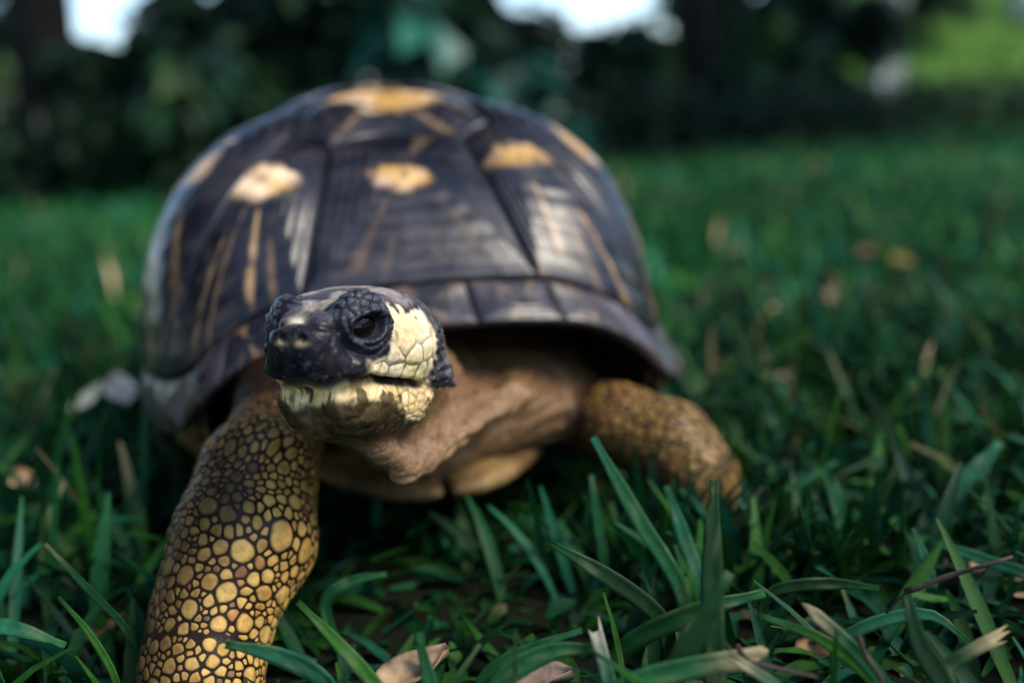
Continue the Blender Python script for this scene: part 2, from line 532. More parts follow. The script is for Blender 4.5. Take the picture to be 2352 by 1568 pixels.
# head frame: a forward (towards the beak), b to the animal's left, c up; millimetres
HEAD_O = ray(790, 782, 0.310)
_yaw, _pit, _rol = R(-17.0), R(5.0), R(0.5)
HA = np.array([math.sin(_yaw) * math.cos(_pit), -math.cos(_yaw) * math.cos(_pit), math.sin(_pit)])
_hb = np.cross(ZUP, HA); _hb /= np.linalg.norm(_hb)
_hc = np.cross(HA, _hb)
HB = math.cos(_rol) * _hb - math.sin(_rol) * _hc
HC = math.cos(_rol) * _hc + math.sin(_rol) * _hb
HM = np.stack([HA, HB, HC], 1)
HS = 1000.0 / 1.1
def to_head(P): return (P - HEAD_O) @ HM * HS
def from_head(Q): return HEAD_O + (np.atleast_2d(Q) / HS) @ HM.T

EYE_C = np.array([13.6, 13.0, 7.2]); EYE_N = np.array([.50, .85, .12]); EYE_N /= np.linalg.norm(EYE_N)
EYE_1 = np.cross(EYE_N, [0, 0, 1.0]); EYE_1 /= np.linalg.norm(EYE_1)          # roughly forward
if EYE_1[0] < 0: EYE_1 = -EYE_1
EYE_2 = np.cross(EYE_1, EYE_N)
if EYE_2[2] < 0: EYE_2 = -EYE_2
EYE_R = 8.5
def eye_uv(Q):
    d = np.stack([Q[:, 0], np.abs(Q[:, 1]), Q[:, 2] + 1.8 * sstep(2, -4, Q[:, 1])], 1) - EYE_C
    return d @ EYE_1, d @ EYE_2, d @ EYE_N
SLIT_T = R(-14)
def slit_uv(x1, x2):
    c, s = math.cos(SLIT_T), math.sin(SLIT_T)
    y2 = x2 + 1.7
    return c * x1 + s * y2, -s * x1 + c * y2
def mouth_c(a, b):
    return -7.4 - .25 * np.maximum(0, 14 - a) - .6 * np.exp(-((np.abs(b) - 5) / 3.0) ** 2) * sstep(12, 22, a)

def head_sdf(Q):
    out = np.full(len(Q), 60.0)
    m = (np.abs(Q[:, 0]) < 60) & (np.abs(Q[:, 1]) < 50) & (np.abs(Q[:, 2]) < 50)
    if m.any(): out[m] = head_sdf_(Q[m])
    return out
def head_sdf_(Q):
    S = np.stack([Q[:, 0], np.abs(Q[:, 1]), Q[:, 2]], 1)
    d = ell(S, (-7, 0, 1.5), (26, 20, 15.5))
    d = smin(d, ell(S, (-12, 11, -3), (17, 11.5, 12)), 5)
    d = smin(d, cone(S, (6, 3, 1.5), (20, 1.5, 0.5), 13.0, 9.2), 4)
    d = smin(d, ell(S, (24, 1.4, 3.2), (5.6, 5.6, 6.2)), 3)
    d = smin(d, ell(S, (12.5, 4, -4), (13.5, 11.0, 7.2)), 3)
    top = (S[:, 2] - (15.0 - .055 * np.maximum(0, S[:, 0] - 4) ** 1.55 * .9 - .016 * np.maximum(0, -S[:, 0] - 6) ** 2)) 
    d = smax(d, top, 5)
    # lower jaw
    j = smin(cone(S, (-13, 10.0, -18.0), (14, 4.5, -13.6), 9.2, 7.6), ell(S, (0, 0, -18.5), (20, 14, 8.5)), 4)
    j = smax(j, S[:, 2] - mouth_c(S[:, 0], S[:, 1]), 1.2)
    d = smin(d, j, 1.6)
    # brow and eye
    x1, x2, x3 = eye_uv(Q)
    d = smin(d, ell(np.stack([x1, x2, x3], 1), (0, 0, -2.6), (EYE_R + .6, EYE_R + .6, 5.0)), 2.0)
    s1, s2 = slit_uv(x1, x2)
    d = smax(d, -ell(np.stack([s1, s2, x3], 1), (0, 0, 3.0), (5.9, 3.4, 5.0)), .8)
    # loose flap of skin behind the jaw joint
    fl = cone(S, (-15, 17.5, -3), (-21, 20.5, -10), 3.0, 2.2)
    fl = smin(fl, cone(S, (-14, 16, -10), (-21, 20.5, -13), 3.0, 2.0), 3)
    fl = smin(fl, cone(S, (-21, 20.5, -11), (-25, 22.5, -16), 2.2, .9), 2)
    d = smin(d, fl, 2.5)
    # nostrils
    d = smax(d, -ell(S, (30.2, 2.7, 4.4), (2.4, 1.15, 1.3)), .5)
    return d

def wpt(px, py, d): return ray(px, py, d)
N_HEAD = from_head([[-20, 0, -4]])[0]
N_HEAD2 = from_head([[-26, 0, -9]])[0]
N_MID = SW([[-.004, .000, .054]])[0]
N_BODY = SW([[0, .06, .050]])[0]
T_A = from_head([[8, -1, -18]])[0]
T_APEX = wpt(936, 1078, .330)
T_B = wpt(1180, 905, .405)
T_C = SW([[.046, .045, .060]])[0]
LEG = {   # axis points with radii: shoulder, elbow, forearm, wrist, foot
    'left_front': [(SW([[-.052, .05, .080]])[0], .030), (wpt(635, 1000, .378), .0158), (wpt(592, 1090, .352), .0185), (wpt(560, 1240, .338), .0220), (wpt(500, 1380, .328), .0178), (wpt(472, 1480, .322), .0162), (wpt(462, 1560, .317), .0165), (wpt(455, 1640, .312), .0160)],
    'right_front': [(SW([[.055, .05, .046]])[0], .018), (wpt(1420, 975, .448), .0162), (wpt(1535, 1022, .437), .0178), (wpt(1602, 1095, .430), .0150), (wpt(1615, 1180, .424), .0135)],
    'left_rear': [(SW([[-.07, .22, .075]])[0], .032), (SW([[-.092, .22, .040]])[0], .027), (SW([[-.096, .215, .012]])[0], .024)],
    'right_rear': [(SW([[.07, .22, .075]])[0], .032), (SW([[.092, .22, .040]])[0], .027), (SW([[.096, .215, .012]])[0], .024)],
}
def leg_sdf(P, key):
    pts = LEG[key]
    A = np.array([p for p, _ in pts])
    m = ((P > A.min(0) - .06) & (P < A.max(0) + .06)).all(1)
    out = np.full(len(P), .06)
    if m.any(): out[m] = leg_sdf_(P[m], pts)
    return out
def leg_sdf_(P, pts):
    d = None
    for (p, r1), (q_, r2) in zip(pts[:-1], pts[1:]):
        e = cone(P, p, q_, r1, r2)
        d = e if d is None else smin(d, e, .008)
    return d
def body_sdf(P):
    d = head_sdf(to_head(P)) / HS
    nk = cone(P, N_HEAD, N_HEAD2, .0165, .0185)
    nk = smin(nk, cone(P, N_HEAD2, N_MID, .0190, .0245), .010)
    nk = smin(nk, cone(P, N_MID, N_BODY, .0245, .027), .012)
    d = smin(d, nk, .006)
    # hanging fold of throat skin
    fold = smin(cone(P, T_A, T_APEX, .0045, .0040), cone(P, T_APEX, T_B, .0040, .0042), .004)
    fold = smin(fold, cone(P, T_B, T_C, .0042, .0045), .005)
    tq = np.linspace(0, 1, 13)
    lows = [T_A * .4 + T_APEX * .6] + [T_APEX * (1 - t) + T_B * t for t in tq] + [T_B * .6 + T_C * .4, T_B * .3 + T_C * .7]
    ax_ = [N_HEAD2 * (1 - t) + N_MID * t for t in tq]
    tops = [N_HEAD * .5 + N_HEAD2 * .5] + ax_ + [N_MID, N_BODY]
    web = None
    for p_, q_ in zip(lows, tops):
        e = cone(P, p_, q_, .0024, .0085)
        web = e if web is None else smin(web, e, .005)
    fold = smin(fold, web, .004)
    d = smin(d, fold, .007)
    # trunk inside the shell
    L = np.stack([(P - SH_O) @ LAT, (P - SH_O) @ BCK, P[:, 2]], 1)
    d = smin(d, ell(L, (0, .130, .054), (.098, .135, .023)), .014)
    d = smin(d, ell(L, (.026, .022, .052), (.055, .034, .020)), .014)
    for k in LEG:
        d = smin(d, leg_sdf(P, k), .010)
    # tail
    d = smin(d, cone(L, (0, .25, .06), (.01, .315, .035), .014, .006), .01)
    return d

def surface_nets(f, lo, hi, h):
    """coarse pass finds the shell of cells near the surface, fine pass meshes it"""
    lo = np.array(lo); n = np.ceil((np.array(hi) - lo) / h / 4).astype(int) * 4 + 1
    c = [lo[k] + np.arange(0, n[k], 4) * h for k in range(3)]
    C = np.stack(np.meshgrid(*c, indexing='ij'), -1)
    cv = f(C.reshape(-1, 3)).reshape(C.shape[:3])
    vals = np.repeat(np.repeat(np.repeat(cv, 4, 0), 4, 1), 4, 2)
    vals = np.pad(vals, [(0, 0)] * 3)
    vals = vals[2:2 + n[0], 2:2 + n[1], 2:2 + n[2]]
    if vals.shape != tuple(n):
        vals = np.pad(vals, [(0, n[k] - vals.shape[k]) for k in range(3)], mode='edge')
    vals = vals.copy()
    near = np.argwhere(np.abs(vals) < h * 6.5)
    vals[near[:, 0], near[:, 1], near[:, 2]] = f(lo + near * h)
    ins = vals < 0
    s = [slice(0, -1), slice(1, None)]
    cnt = sum(ins[s[i]][:, s[j]][:, :, s[k]].astype(np.int8) for i in (0, 1) for j in (0, 1) for k in (0, 1))
    act = np.argwhere((cnt > 0) & (cnt < 8))
    idx = -np.ones(cnt.shape, np.int64)
    idx[act[:, 0], act[:, 1], act[:, 2]] = np.arange(len(act))
    acc = np.zeros((len(act), 3)); num = np.zeros(len(act))
    for ax in range(3):
        for o1 in (0, 1):
            for o2 in (0, 1):
                a0 = np.zeros(3, int); oth = [k for k in range(3) if k != ax]
                a0[oth[0]] = o1; a0[oth[1]] = o2
                b0 = a0.copy(); b0[ax] = 1
                va = vals[tuple((act + a0).T)]; vb = vals[tuple((act + b0).T)]
                cr = (va < 0) != (vb < 0)
                t = np.where(cr, va / np.where(cr, va - vb, 1), 0)
                p = a0 + t[:, None] * (b0 - a0)
                acc += p * cr[:, None]; num += cr
    V_ = lo + (act + acc / num[:, None]) * h
    F = []
    for ax in range(3):
        u, w_ = [(1, 2), (2, 0), (0, 1)][ax]
        sl0 = [slice(None)] * 3; sl1 = [slice(None)] * 3
        sl0[ax] = slice(0, -1); sl1[ax] = slice(1, None)
        e = np.argwhere(ins[tuple(sl0)] != ins[tuple(sl1)])
        e = e[(e[:, u] > 0) & (e[:, w_] > 0) & (e[:, u] < n[u] - 1) & (e[:, w_] < n[w_] - 1)]
        flip = ins[tuple(e.T)]
        du = np.zeros(3, int); du[u] = 1
        dw = np.zeros(3, int); dw[w_] = 1
        qd = np.stack([idx[tuple(e.T)], idx[tuple((e - du).T)], idx[tuple((e - du - dw).T)], idx[tuple((e - dw).T)]], 1)
        qd = np.where(flip[:, None], qd[:, ::-1], qd)
        F.append(qd)
    F = np.concatenate(F)
    return V_, F[(F >= 0).all(1)]

def grad(f, P, e):
    g = np.stack([f(P + np.eye(3)[k] * e) - f(P - np.eye(3)[k] * e) for k in range(3)], 1)
    return g / np.maximum(np.linalg.norm(g, axis=1, keepdims=True), 1e-12)

tick('shell')
VOX = 0.0016
bv, bf = surface_nets(body_sdf, (-.20, .24, -.012), (.16, .78, .150), VOX)
tick('nets')
bm = bmesh.new()
for v in bv: bm.verts.new(v)
bm.verts.ensure_lookup_table()
for f_ in bf: 
    try: bm.faces.new([bm.verts[k] for k in f_[::-1]])
    except ValueError: pass
def refine(test):
    V_ = np.array([v.co for v in bm.verts])
    sel = test(V_)
    bm.verts.index_update()
    ed = [e for e in bm.edges if sel[e.verts[0].index] and sel[e.verts[1].index]]
    bmesh.ops.subdivide_edges(bm, edges=ed, cuts=1, use_grid_fill=True)
    bm.verts.ensure_lookup_table()
def in_head(P):
    Q = to_head(P)
    return (Q[:, 0] > -34) & (np.abs(Q[:, 1]) < 32) & (Q[:, 2] > -32)
def in_neck(P):
    return in_head(P) | ((P[:, 1] < .47) & (leg_sdf(P, 'left_front') > .004) & (leg_sdf(P, 'right_front') > .004) & (P[:, 2] > .03))
refine(in_neck)
refine(lambda P: in_head(P) & (to_head(P)[:, 1] > -24))
tick('refine')
BV = np.array([v.co for v in bm.verts])
for _ in range(2):
    g = grad(body_sdf, BV, 4e-4)
    BV -= g * body_sdf(BV)[:, None] * .9
BN = grad(body_sdf, BV, 5e-4)
tick('project')
Q = to_head(BV)
hd = head_sdf(Q) / HS
nonhead = np.maximum(hd, 0)
is_head = (hd < .0012) & (Q[:, 0] > -30)

# ---- scales of the head and neck: variable-size seeds on the skin
qa, qb, qc = Q[:, 0], Q[:, 1], Q[:, 2]
ab = np.abs(qb)
mc = mouth_c(qa, qb)
x1, x2, x3 = eye_uv(Q)
re = np.sqrt(x1 ** 2 + x2 ** 2) / EYE_R
s1, s2 = slit_uv(x1, x2)
rs = np.sqrt((s1 / 5.9) ** 2 + (s2 / 3.4) ** 2)
eye_side = (x3 > -6)
re = np.where(eye_side, re, 9.0); rs = np.where(eye_side, rs, 9.0)
upper = qc > mc
wn = fbm(BV, 160, 3, 3) - .5
head_w = 1 - sstep(0.0, .004, hd)
size = np.full(len(BV), 1.7)                          # granular neck skin
size = np.where(is_head & upper, 5.2, size)
size = np.where(is_head & upper & (qa < -13), 2.0, size)
size = np.where(is_head & upper & (qc > 9), 5.0, size)
size = np.where(is_head & ~upper, np.clip(2.4 + .16 * (qa + 6), 1.5, 5.5) + np.where(qc > mc - 4.5, 1.2, 0), size)
size = np.where((re < 1.0) & (x2 > 1.0), 2.3, size)
order = rng.permutation(np.where((BV[:, 1] < .44) & (nonhead < .045))[0])
cell = {}
seeds = []
GS = 6.5
for k in order:
    p = Q[k]; s_ = size[k]
    key = (int(p[0] // GS), int(p[1] // GS), int(p[2] // GS))
    ok = True
    for dx in (-1, 0, 1):
        for dy in (-1, 0, 1):
            for dz in (-1, 0, 1):
                for (px, py, pz, ps) in cell.get((key[0] + dx, key[1] + dy, key[2] + dz), ()):
                    if (p[0] - px) ** 2 + (p[1] - py) ** 2 + (p[2] - pz) ** 2 < (.5 * (s_ + ps)) ** 2 * .9:
                        ok = False; break
                if not ok: break
            if not ok: break
        if not ok: break
    if ok:
        cell.setdefault(key, []).append((p[0], p[1], p[2], s_))
        seeds.append((p, s_))
tick('seeds')
kd = KDTree(len(seeds))
for k, (p, s_) in enumerate(seeds): kd.insert(p, k)
kd.balance()
F1 = np.full(len(BV), 9.0); F2 = np.full(len(BV), 19.0); SID = np.zeros(len(BV), int)
ss = np.array([s_ for _, s_ in seeds]); sp = np.array([p for p, _ in seeds])
jit = np.stack([vnoise(Q, .35, 31 + k) - .5 for k in range(3)], 1) * 1.2
for k in np.where((BV[:, 1] < .46) & (nonhead < .06))[0]:
    p = Q[k] + jit[k] * min(1, size[k] / 3)
    r_ = kd.find_n(p, 3)
    F1[k] = r_[0][2]; F2[k] = r_[1][2]; SID[k] = r_[0][1]
tick('kd')
edge = np.clip((F2 - F1) / np.maximum(size, 1.2), 0, 1)
cellrand = _h(SID, SID * 0 + 3, SID * 0 + 5, 9)

# ---- relief (mm)
disp = np.zeros(len(BV))
scale_amp = np.where(is_head & upper, .40, .28)
scale_amp = np.where(is_head & upper & (qc + .25 * qa > 0) & (re > 1), .09, scale_amp)
scale_amp = np.where(is_head & (qc > 8.5) & (re > 1), .10, scale_amp)
scale_amp = np.where(is_head & upper & (qa > 10) & (re > 1.0), .12, scale_amp)
scale_amp = np.where((re < 1.0) & (x2 > 1.2), np.where(qb > 0, .42, .22), scale_amp)
scale_amp = np.where((re < 1.0) & (x2 <= 1.2), .06, scale_amp)
scale_amp = np.where(~is_head, .15, scale_amp)
dome_ = np.where(re < 1.0, .55 * sstep(0, .6, edge) + .45 * np.clip(1 - (F1 / np.maximum(size, 1) / .62) ** 2, 0, 1), sstep(0, .5, edge))
disp += scale_amp * (dome_ - .6)
# mouth line, slightly smiling, as far back as the jaw joint
mz = (qc - mc)
mlen = sstep(-15, -10, qa)
disp -= 1.5 * np.exp(-(mz / .75) ** 2) * mlen * is_head
disp += .45 * np.exp(-((mz - 1.8) / 1.1) ** 2) * mlen * is_head
# eye lids
low_eye = sstep(1.6, -.8, x2 - .1 * x1) * (re < 1.25)
disp += .75 * np.exp(-((rs - 1.18) / .16) ** 2) * (re < .95)
for rc, am, wd in ((.66, .55, .075), (.86, .75, .085)):
    disp += am * np.exp(-((re - rc) / wd) ** 2) * low_eye
th_e = np.arctan2(x2, x1)
disp -= .28 * np.exp(-((re - .86) / .09) ** 2) * low_eye * (np.cos(th_e * 26) > .55)
disp -= np.where(qb > 0, .8, .3) * np.exp(-((re - 1.06) / .07) ** 2)
disp -= .45 * np.exp(-((re - .755) / .04) ** 2) * low_eye
# groove between the snout plates and the nose, from the nose bridge to the eye
gl = qc - (8.8 - .30 * ab)
disp -= 1.1 * np.exp(-(gl / .6) ** 2) * sstep(12, 15, qa) * (ab < 12) * is_head * (re > 1)
disp += .8 * np.exp(-((gl - 2.8) / 1.8) ** 2) * sstep(12, 16, qa) * (ab > 2) * is_head * (re > 1)
disp -= .35 * np.exp(-(qb / .5) ** 2) * sstep(14, 18, qa) * (qc > 7) * is_head
disp -= 1.6 * np.exp(-(((qa - 20) / 3.2) ** 2 + ((ab - 9.5) / 3.5) ** 2 + ((qc - .5) / 3.0) ** 2)) * is_head
# nasal area lump and beak edge
disp += .4 * np.exp(-((qc + 3.5) / 2.0) ** 2) * sstep(18, 24, qa) * (ab < 5) * is_head
# wrinkles behind the jaw joint and along the neck
wrk = np.sin((qc * 1.05 + .35 * qa + 3.0 * wn * 3) * 1.9)
wz = sstep(-10, -15, qa) * sstep(-34, -24, qa) * sstep(6, 0, qc) * sstep(-26, -16, qc) * (hd < .004)
disp += .42 * wrk * wz
nkw = (~is_head) & (BV[:, 1] < .47) & (nonhead > .002)
fold_w = fbm(np.stack([Q[:, 0] * .25 + Q[:, 2] * .35, Q[:, 2] * .9 + Q[:, 0] * .45, Q[:, 1] * .15], 1), .28, 41, 3)
disp += np.where(nkw, 4.0 * (np.abs(fold_w - .5) * 2 - .3), 0) * sstep(.002, .02, nonhead) * (leg_sdf(BV, 'left_front') > .004) * (leg_sdf(BV, 'right_front') > .004)
vv_ = BV - T_APEX
ra_ = np.arctan2(vv_ @ ZUP, vv_ @ LAT)
rd_ = np.linalg.norm(vv_, axis=1)
rf_ = np.sin(ra_ * 22 + 7 * (fbm(BV, 45, 71, 2) - .5)) + .5 * np.sin(ra_ * 47 + 9 * (fbm(BV, 70, 73, 2) - .5))
disp += np.where(nkw & (vv_ @ LAT > .004), 0.65 * rf_, 0) * sstep(.008, .035, rd_) * sstep(.11, .07, rd_) * (leg_sdf(BV, 'right_front') > .003)
disp += .15 * wn * (is_head) + .22 * (fbm(BV, 700, 51, 3) - .5) * is_head
BV2 = BV + BN * (disp / HS)[:, None]

# ---- pigment
n1 = fbm(BV, 220, 5, 3); n2 = fbm(BV, 420, 8, 2); n3 = fbm(BV, 90, 12, 3)
n4 = fbm(BV, 900, 14, 3)
black = mixc((.005, .005, .007), (.020, .019, .024), n2)
black = mixc(black, (.11, .10, .11), .55 * sstep(.60, .74, n4) * sstep(.35, .6, n1))
crown = mixc((.055, .050, .056), (.30, .245, .20), sstep(.40, .68, n1))
cream = mixc((.72, .54, .29), (.86, .72, .47), sstep(.25, .7, n1))
cream = mixc(cream, (.60, .50, .16), .6 * sstep(.55, .75, n3))
neckc = mixc((.080, .038, .017), (.25, .145, .070), n1)
wrc = mixc((.022, .020, .026), (.11, .10, .105), sstep(.35, .75, n2))
colr = neckc.copy()
# throat fold: paler pink
throat = sstep(.009, .004, np.minimum(cone(BV, T_A, T_APEX, 0, 0), cone(BV, T_APEX, T_B, 0, .004)))
colr = mixc(colr, mixc((.16, .090, .046), (.32, .20, .11), n1), throat * .9)
colr = mixc(colr, (.06, .04, .03), .55 * (1 - sstep(.02, .22, edge)) * (nonhead < .05))
hc = black.copy()
crown_m = sstep(8.5, 12, qc + 6 * wn - .012 * qa) * sstep(24, 18, qa)
hc = mixc(hc, crown, crown_m)
# cheek patch behind and below the eye
ck = sstep(9.5, 7.0, qa + .35 * (qc + 2) + 6 * wn + 5 * (n2 - .5)) * sstep(9.0, 7.2, qc - .30 * (qa + 6) + 7 * wn + 5 * (n2 - .5)) * sstep(-13.5, -10.5, qa - .15 * qc + 6 * wn)
lowck = sstep(20, 13, qa + 18 * wn + 7 * (n2 - .5)) * sstep(-1.5, -4.0, qc + 5 * wn) * sstep(-13.5, -11, qa + 5 * wn)
ck = np.maximum(ck, lowck)
hc = mixc(hc, cream, ck * upper)
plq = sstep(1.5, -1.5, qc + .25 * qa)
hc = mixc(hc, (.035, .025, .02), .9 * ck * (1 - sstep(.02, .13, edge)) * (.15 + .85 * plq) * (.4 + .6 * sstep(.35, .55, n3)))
spots = (cellrand > .90) & (edge < .5)
hc = mixc(hc, (.62, .54, .38), .8 * np.exp(-(((qa - 24) / 3) ** 2 + ((qb + 1.5) / 2.4) ** 2 + ((qc - 9.0) / 1.5) ** 2)))
plate_ = sstep(.3, 1.5, gl) * sstep(11, 14, qa) * (ab > 1) * sstep(9.5, 6.5, gl)
hc = mixc(hc, (.075, .074, .088), .8 * plate_ * (1 - crown_m))  # plates lighter blue-grey, their highlight put into the colour
# lower jaw
jw = cream * (.86 + .2 * n2)[:, None] * np.array([1.0, .92, .74])
jw = mixc(jw, (.66, .40, .24), .5 * sstep(.45, .7, n3) * sstep(4, -6, qa))
stripes = sstep(-.8, -2.6, mz + 2 * wn) * sstep(.50, .64, fbm(np.stack([qb * .55 + qa * .25, qc * .12, qa * .12], 1), 1.0, 21, 3)) * sstep(3, 12, qa)
jw = mixc(jw, (.025, .018, .014), .92 * stripes)
blot = sstep(.50, .58, fbm(Q, .20, 25, 3)) * sstep(-1.0, -3.5, mz)
jw = mixc(jw, (.028, .022, .014), .85 * blot)
under = sstep(-4.3, -6.8, mz + 5 * wn - .42 * np.minimum(0, qa - 4))  # darker below: brown pigment and the shade under the jaw in one colour
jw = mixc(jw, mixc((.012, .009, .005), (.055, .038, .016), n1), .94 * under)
lipd = np.exp(-((mz + .6) / 1.0) ** 2) * sstep(.4, .6, fbm(Q, .22, 28, 2) + .1) * sstep(-12, -4, qa)
jw = mixc(jw, (.03, .028, .04), .9 * lipd)
jw = mixc(jw, (.05, .032, .02), .65 * (1 - sstep(.03, .2, edge)) * sstep(10, 4, qa))
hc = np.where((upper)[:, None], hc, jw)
hc = mixc(hc, wrc, sstep(-11.5, -14.5, qa + 6 * wn - .10 * qc) * np.maximum(sstep(-17, -14, qc + 5 * wn), sstep(19.5, 20.5, ab)))
eyeb = (re < 1.12)
eyc = mixc((.010, .010, .014), (.050, .052, .066), sstep(.1, .5, edge) * (x2 > 1))
eyc = mixc(eyc, (.03, .033, .045), .5 * low_eye)
hc = np.where(eyeb[:, None], eyc, hc)
hc = mixc(hc, (.004, .004, .005), np.exp(-(mz / .8) ** 2) * mlen)
nos = np.exp(-(((qa - 28.5) / 3) ** 2 + ((ab - 2.7) / 1.6) ** 2 + ((qc - 2.9) / .7) ** 2))
hc = mixc(hc, (.42, .33, .18), .8 * nos)
colr = mixc(colr, hc, head_w * sstep(-34, -24, qa))
# legs: dark hide between the scales
lw = np.zeros(len(BV))
for k in LEG:
    lw = np.maximum(lw, sstep(.006, -.001, leg_sdf(BV, k)))
lw *= sstep(.0, .006, np.minimum(hd, cone(BV, N_HEAD2, N_MID, .0190, .0245)))
hide = mixc((.003, .002, .002), (.010, .006, .004), n1)
colr = mixc(colr, hide, lw)
tick('pigment')
for v, c_ in zip(bm.verts, BV2): v.co = c_
bme = bpy.data.meshes.new('body')
bm.to_mesh(bme); bm.free()
bme.polygons.foreach_set('use_smooth', np.ones(len(bme.polygons), bool))
set_cols(bme, colr)
body = tpart('body', bme, MAT_SKIN)
print('BODY', len(BV), 'seeds', len(seeds))

def sphere_mesh(name, c, r, nu=32, nv=20, ax=None, scl=(1, 1, 1)):
    u = np.linspace(0, 2 * np.pi, nu, endpoint=False); v = np.linspace(0, np.pi, nv)
    Vg, Ug = np.meshgrid(v, u, indexing='ij')
    P = np.stack([np.sin(Vg) * np.cos(Ug) * scl[0], np.sin(Vg) * np.sin(Ug) * scl[1], np.cos(Vg) * scl[2]], -1).reshape(-1, 3) * r
    if ax is not None: P = P @ ax.T
    P = P + c
    i, j = np.meshgrid(np.arange(nv - 1), np.arange(nu), indexing='ij')
    a = (i * nu + j).ravel(); b = (i * nu + (j + 1) % nu).ravel()
    return build_mesh(name, P, np.stack([a, a + nu, b + nu, b], 1))
for sgn in (1, -1):
    c_ = EYE_C - EYE_N * 5.2 - EYE_2 * 1.2
    c_ = from_head([[c_[0], sgn * c_[1], c_[2]]])[0]
    tpart('eye', sphere_mesh('eye', c_, .0062), MAT_EYE, parent=body, label='glossy black half closed eye')
#@@SCALES
tick('body')
# ---------------------------------------------------------------- horny scales of the forelegs
def clip_poly(poly, nx, ny, c):
    out = []
    for k in range(len(poly)):
        p, q_ = poly[k], poly[(k + 1) % len(poly)]
        dp = p[0] * nx + p[1] * ny - c; dq = q_[0] * nx + q_[1] * ny - c
        if dp <= 0: out.append(p)
        if (dp < 0) != (dq < 0) and abs(dp - dq) > 1e-12:
            t = dp / (dp - dq)
            out.append((p[0] + (q_[0] - p[0]) * t, p[1] + (q_[1] - p[1]) * t))
    return out
def leg_frame(key, first, last):
    pts = np.array([p for p, _ in LEG[key][first:last + 1]])
    fine = []
    for k in range(len(pts) - 1):
        fine += [pts[k] + (pts[k + 1] - pts[k]) * t for t in np.linspace(0, 1, 12, endpoint=False)]
    fine = np.array(fine + [pts[-1]])
    for _ in range(8):
        fine[1:-1] = (fine[:-2] + fine[1:-1] * 2 + fine[2:]) / 4
    seg = np.concatenate([[0], np.cumsum(np.linalg.norm(np.diff(fine, axis=0), axis=1))])
    tan = np.gradient(fine, axis=0); tan /= np.linalg.norm(tan, axis=1, keepdims=True)
    front = CAM_POS * [1, 1, 0] + [0, 0, .12] - fine[len(fine) // 2]
    return fine, seg, tan, front / np.linalg.norm(front)
def leg_point(fr, key, X, Y, rm):
    fine, seg, tan, front = fr
    P0 = np.stack([np.interp(Y, seg, fine[:, k]) for k in range(3)], 1)
    T = np.stack([np.interp(Y, seg, tan[:, k]) for k in range(3)], 1)
    T /= np.linalg.norm(T, axis=1, keepdims=True)
    e1 = front - T * (T @ front)[:, None]; e1 /= np.linalg.norm(e1, axis=1, keepdims=True)
    e2 = np.cross(T, e1)
    th = X / rm
    dr = e1 * np.cos(th)[:, None] + e2 * np.sin(th)[:, None]
    lo_ = np.zeros(len(X)); hi_ = np.full(len(X), .05)
    f = lambda P: smin(leg_sdf(P, key), 9.0, 1e-6)
    for _ in range(18):
        mid = (lo_ + hi_) / 2
        ins = leg_sdf(P0 + dr * mid[:, None], key) < 0
        lo_ = np.where(ins, mid, lo_); hi_ = np.where(ins, hi_, mid)
    P = P0 + dr * lo_[:, None]
    return P, grad(lambda p: leg_sdf(p, key), P, 5e-4)
all_scales = []
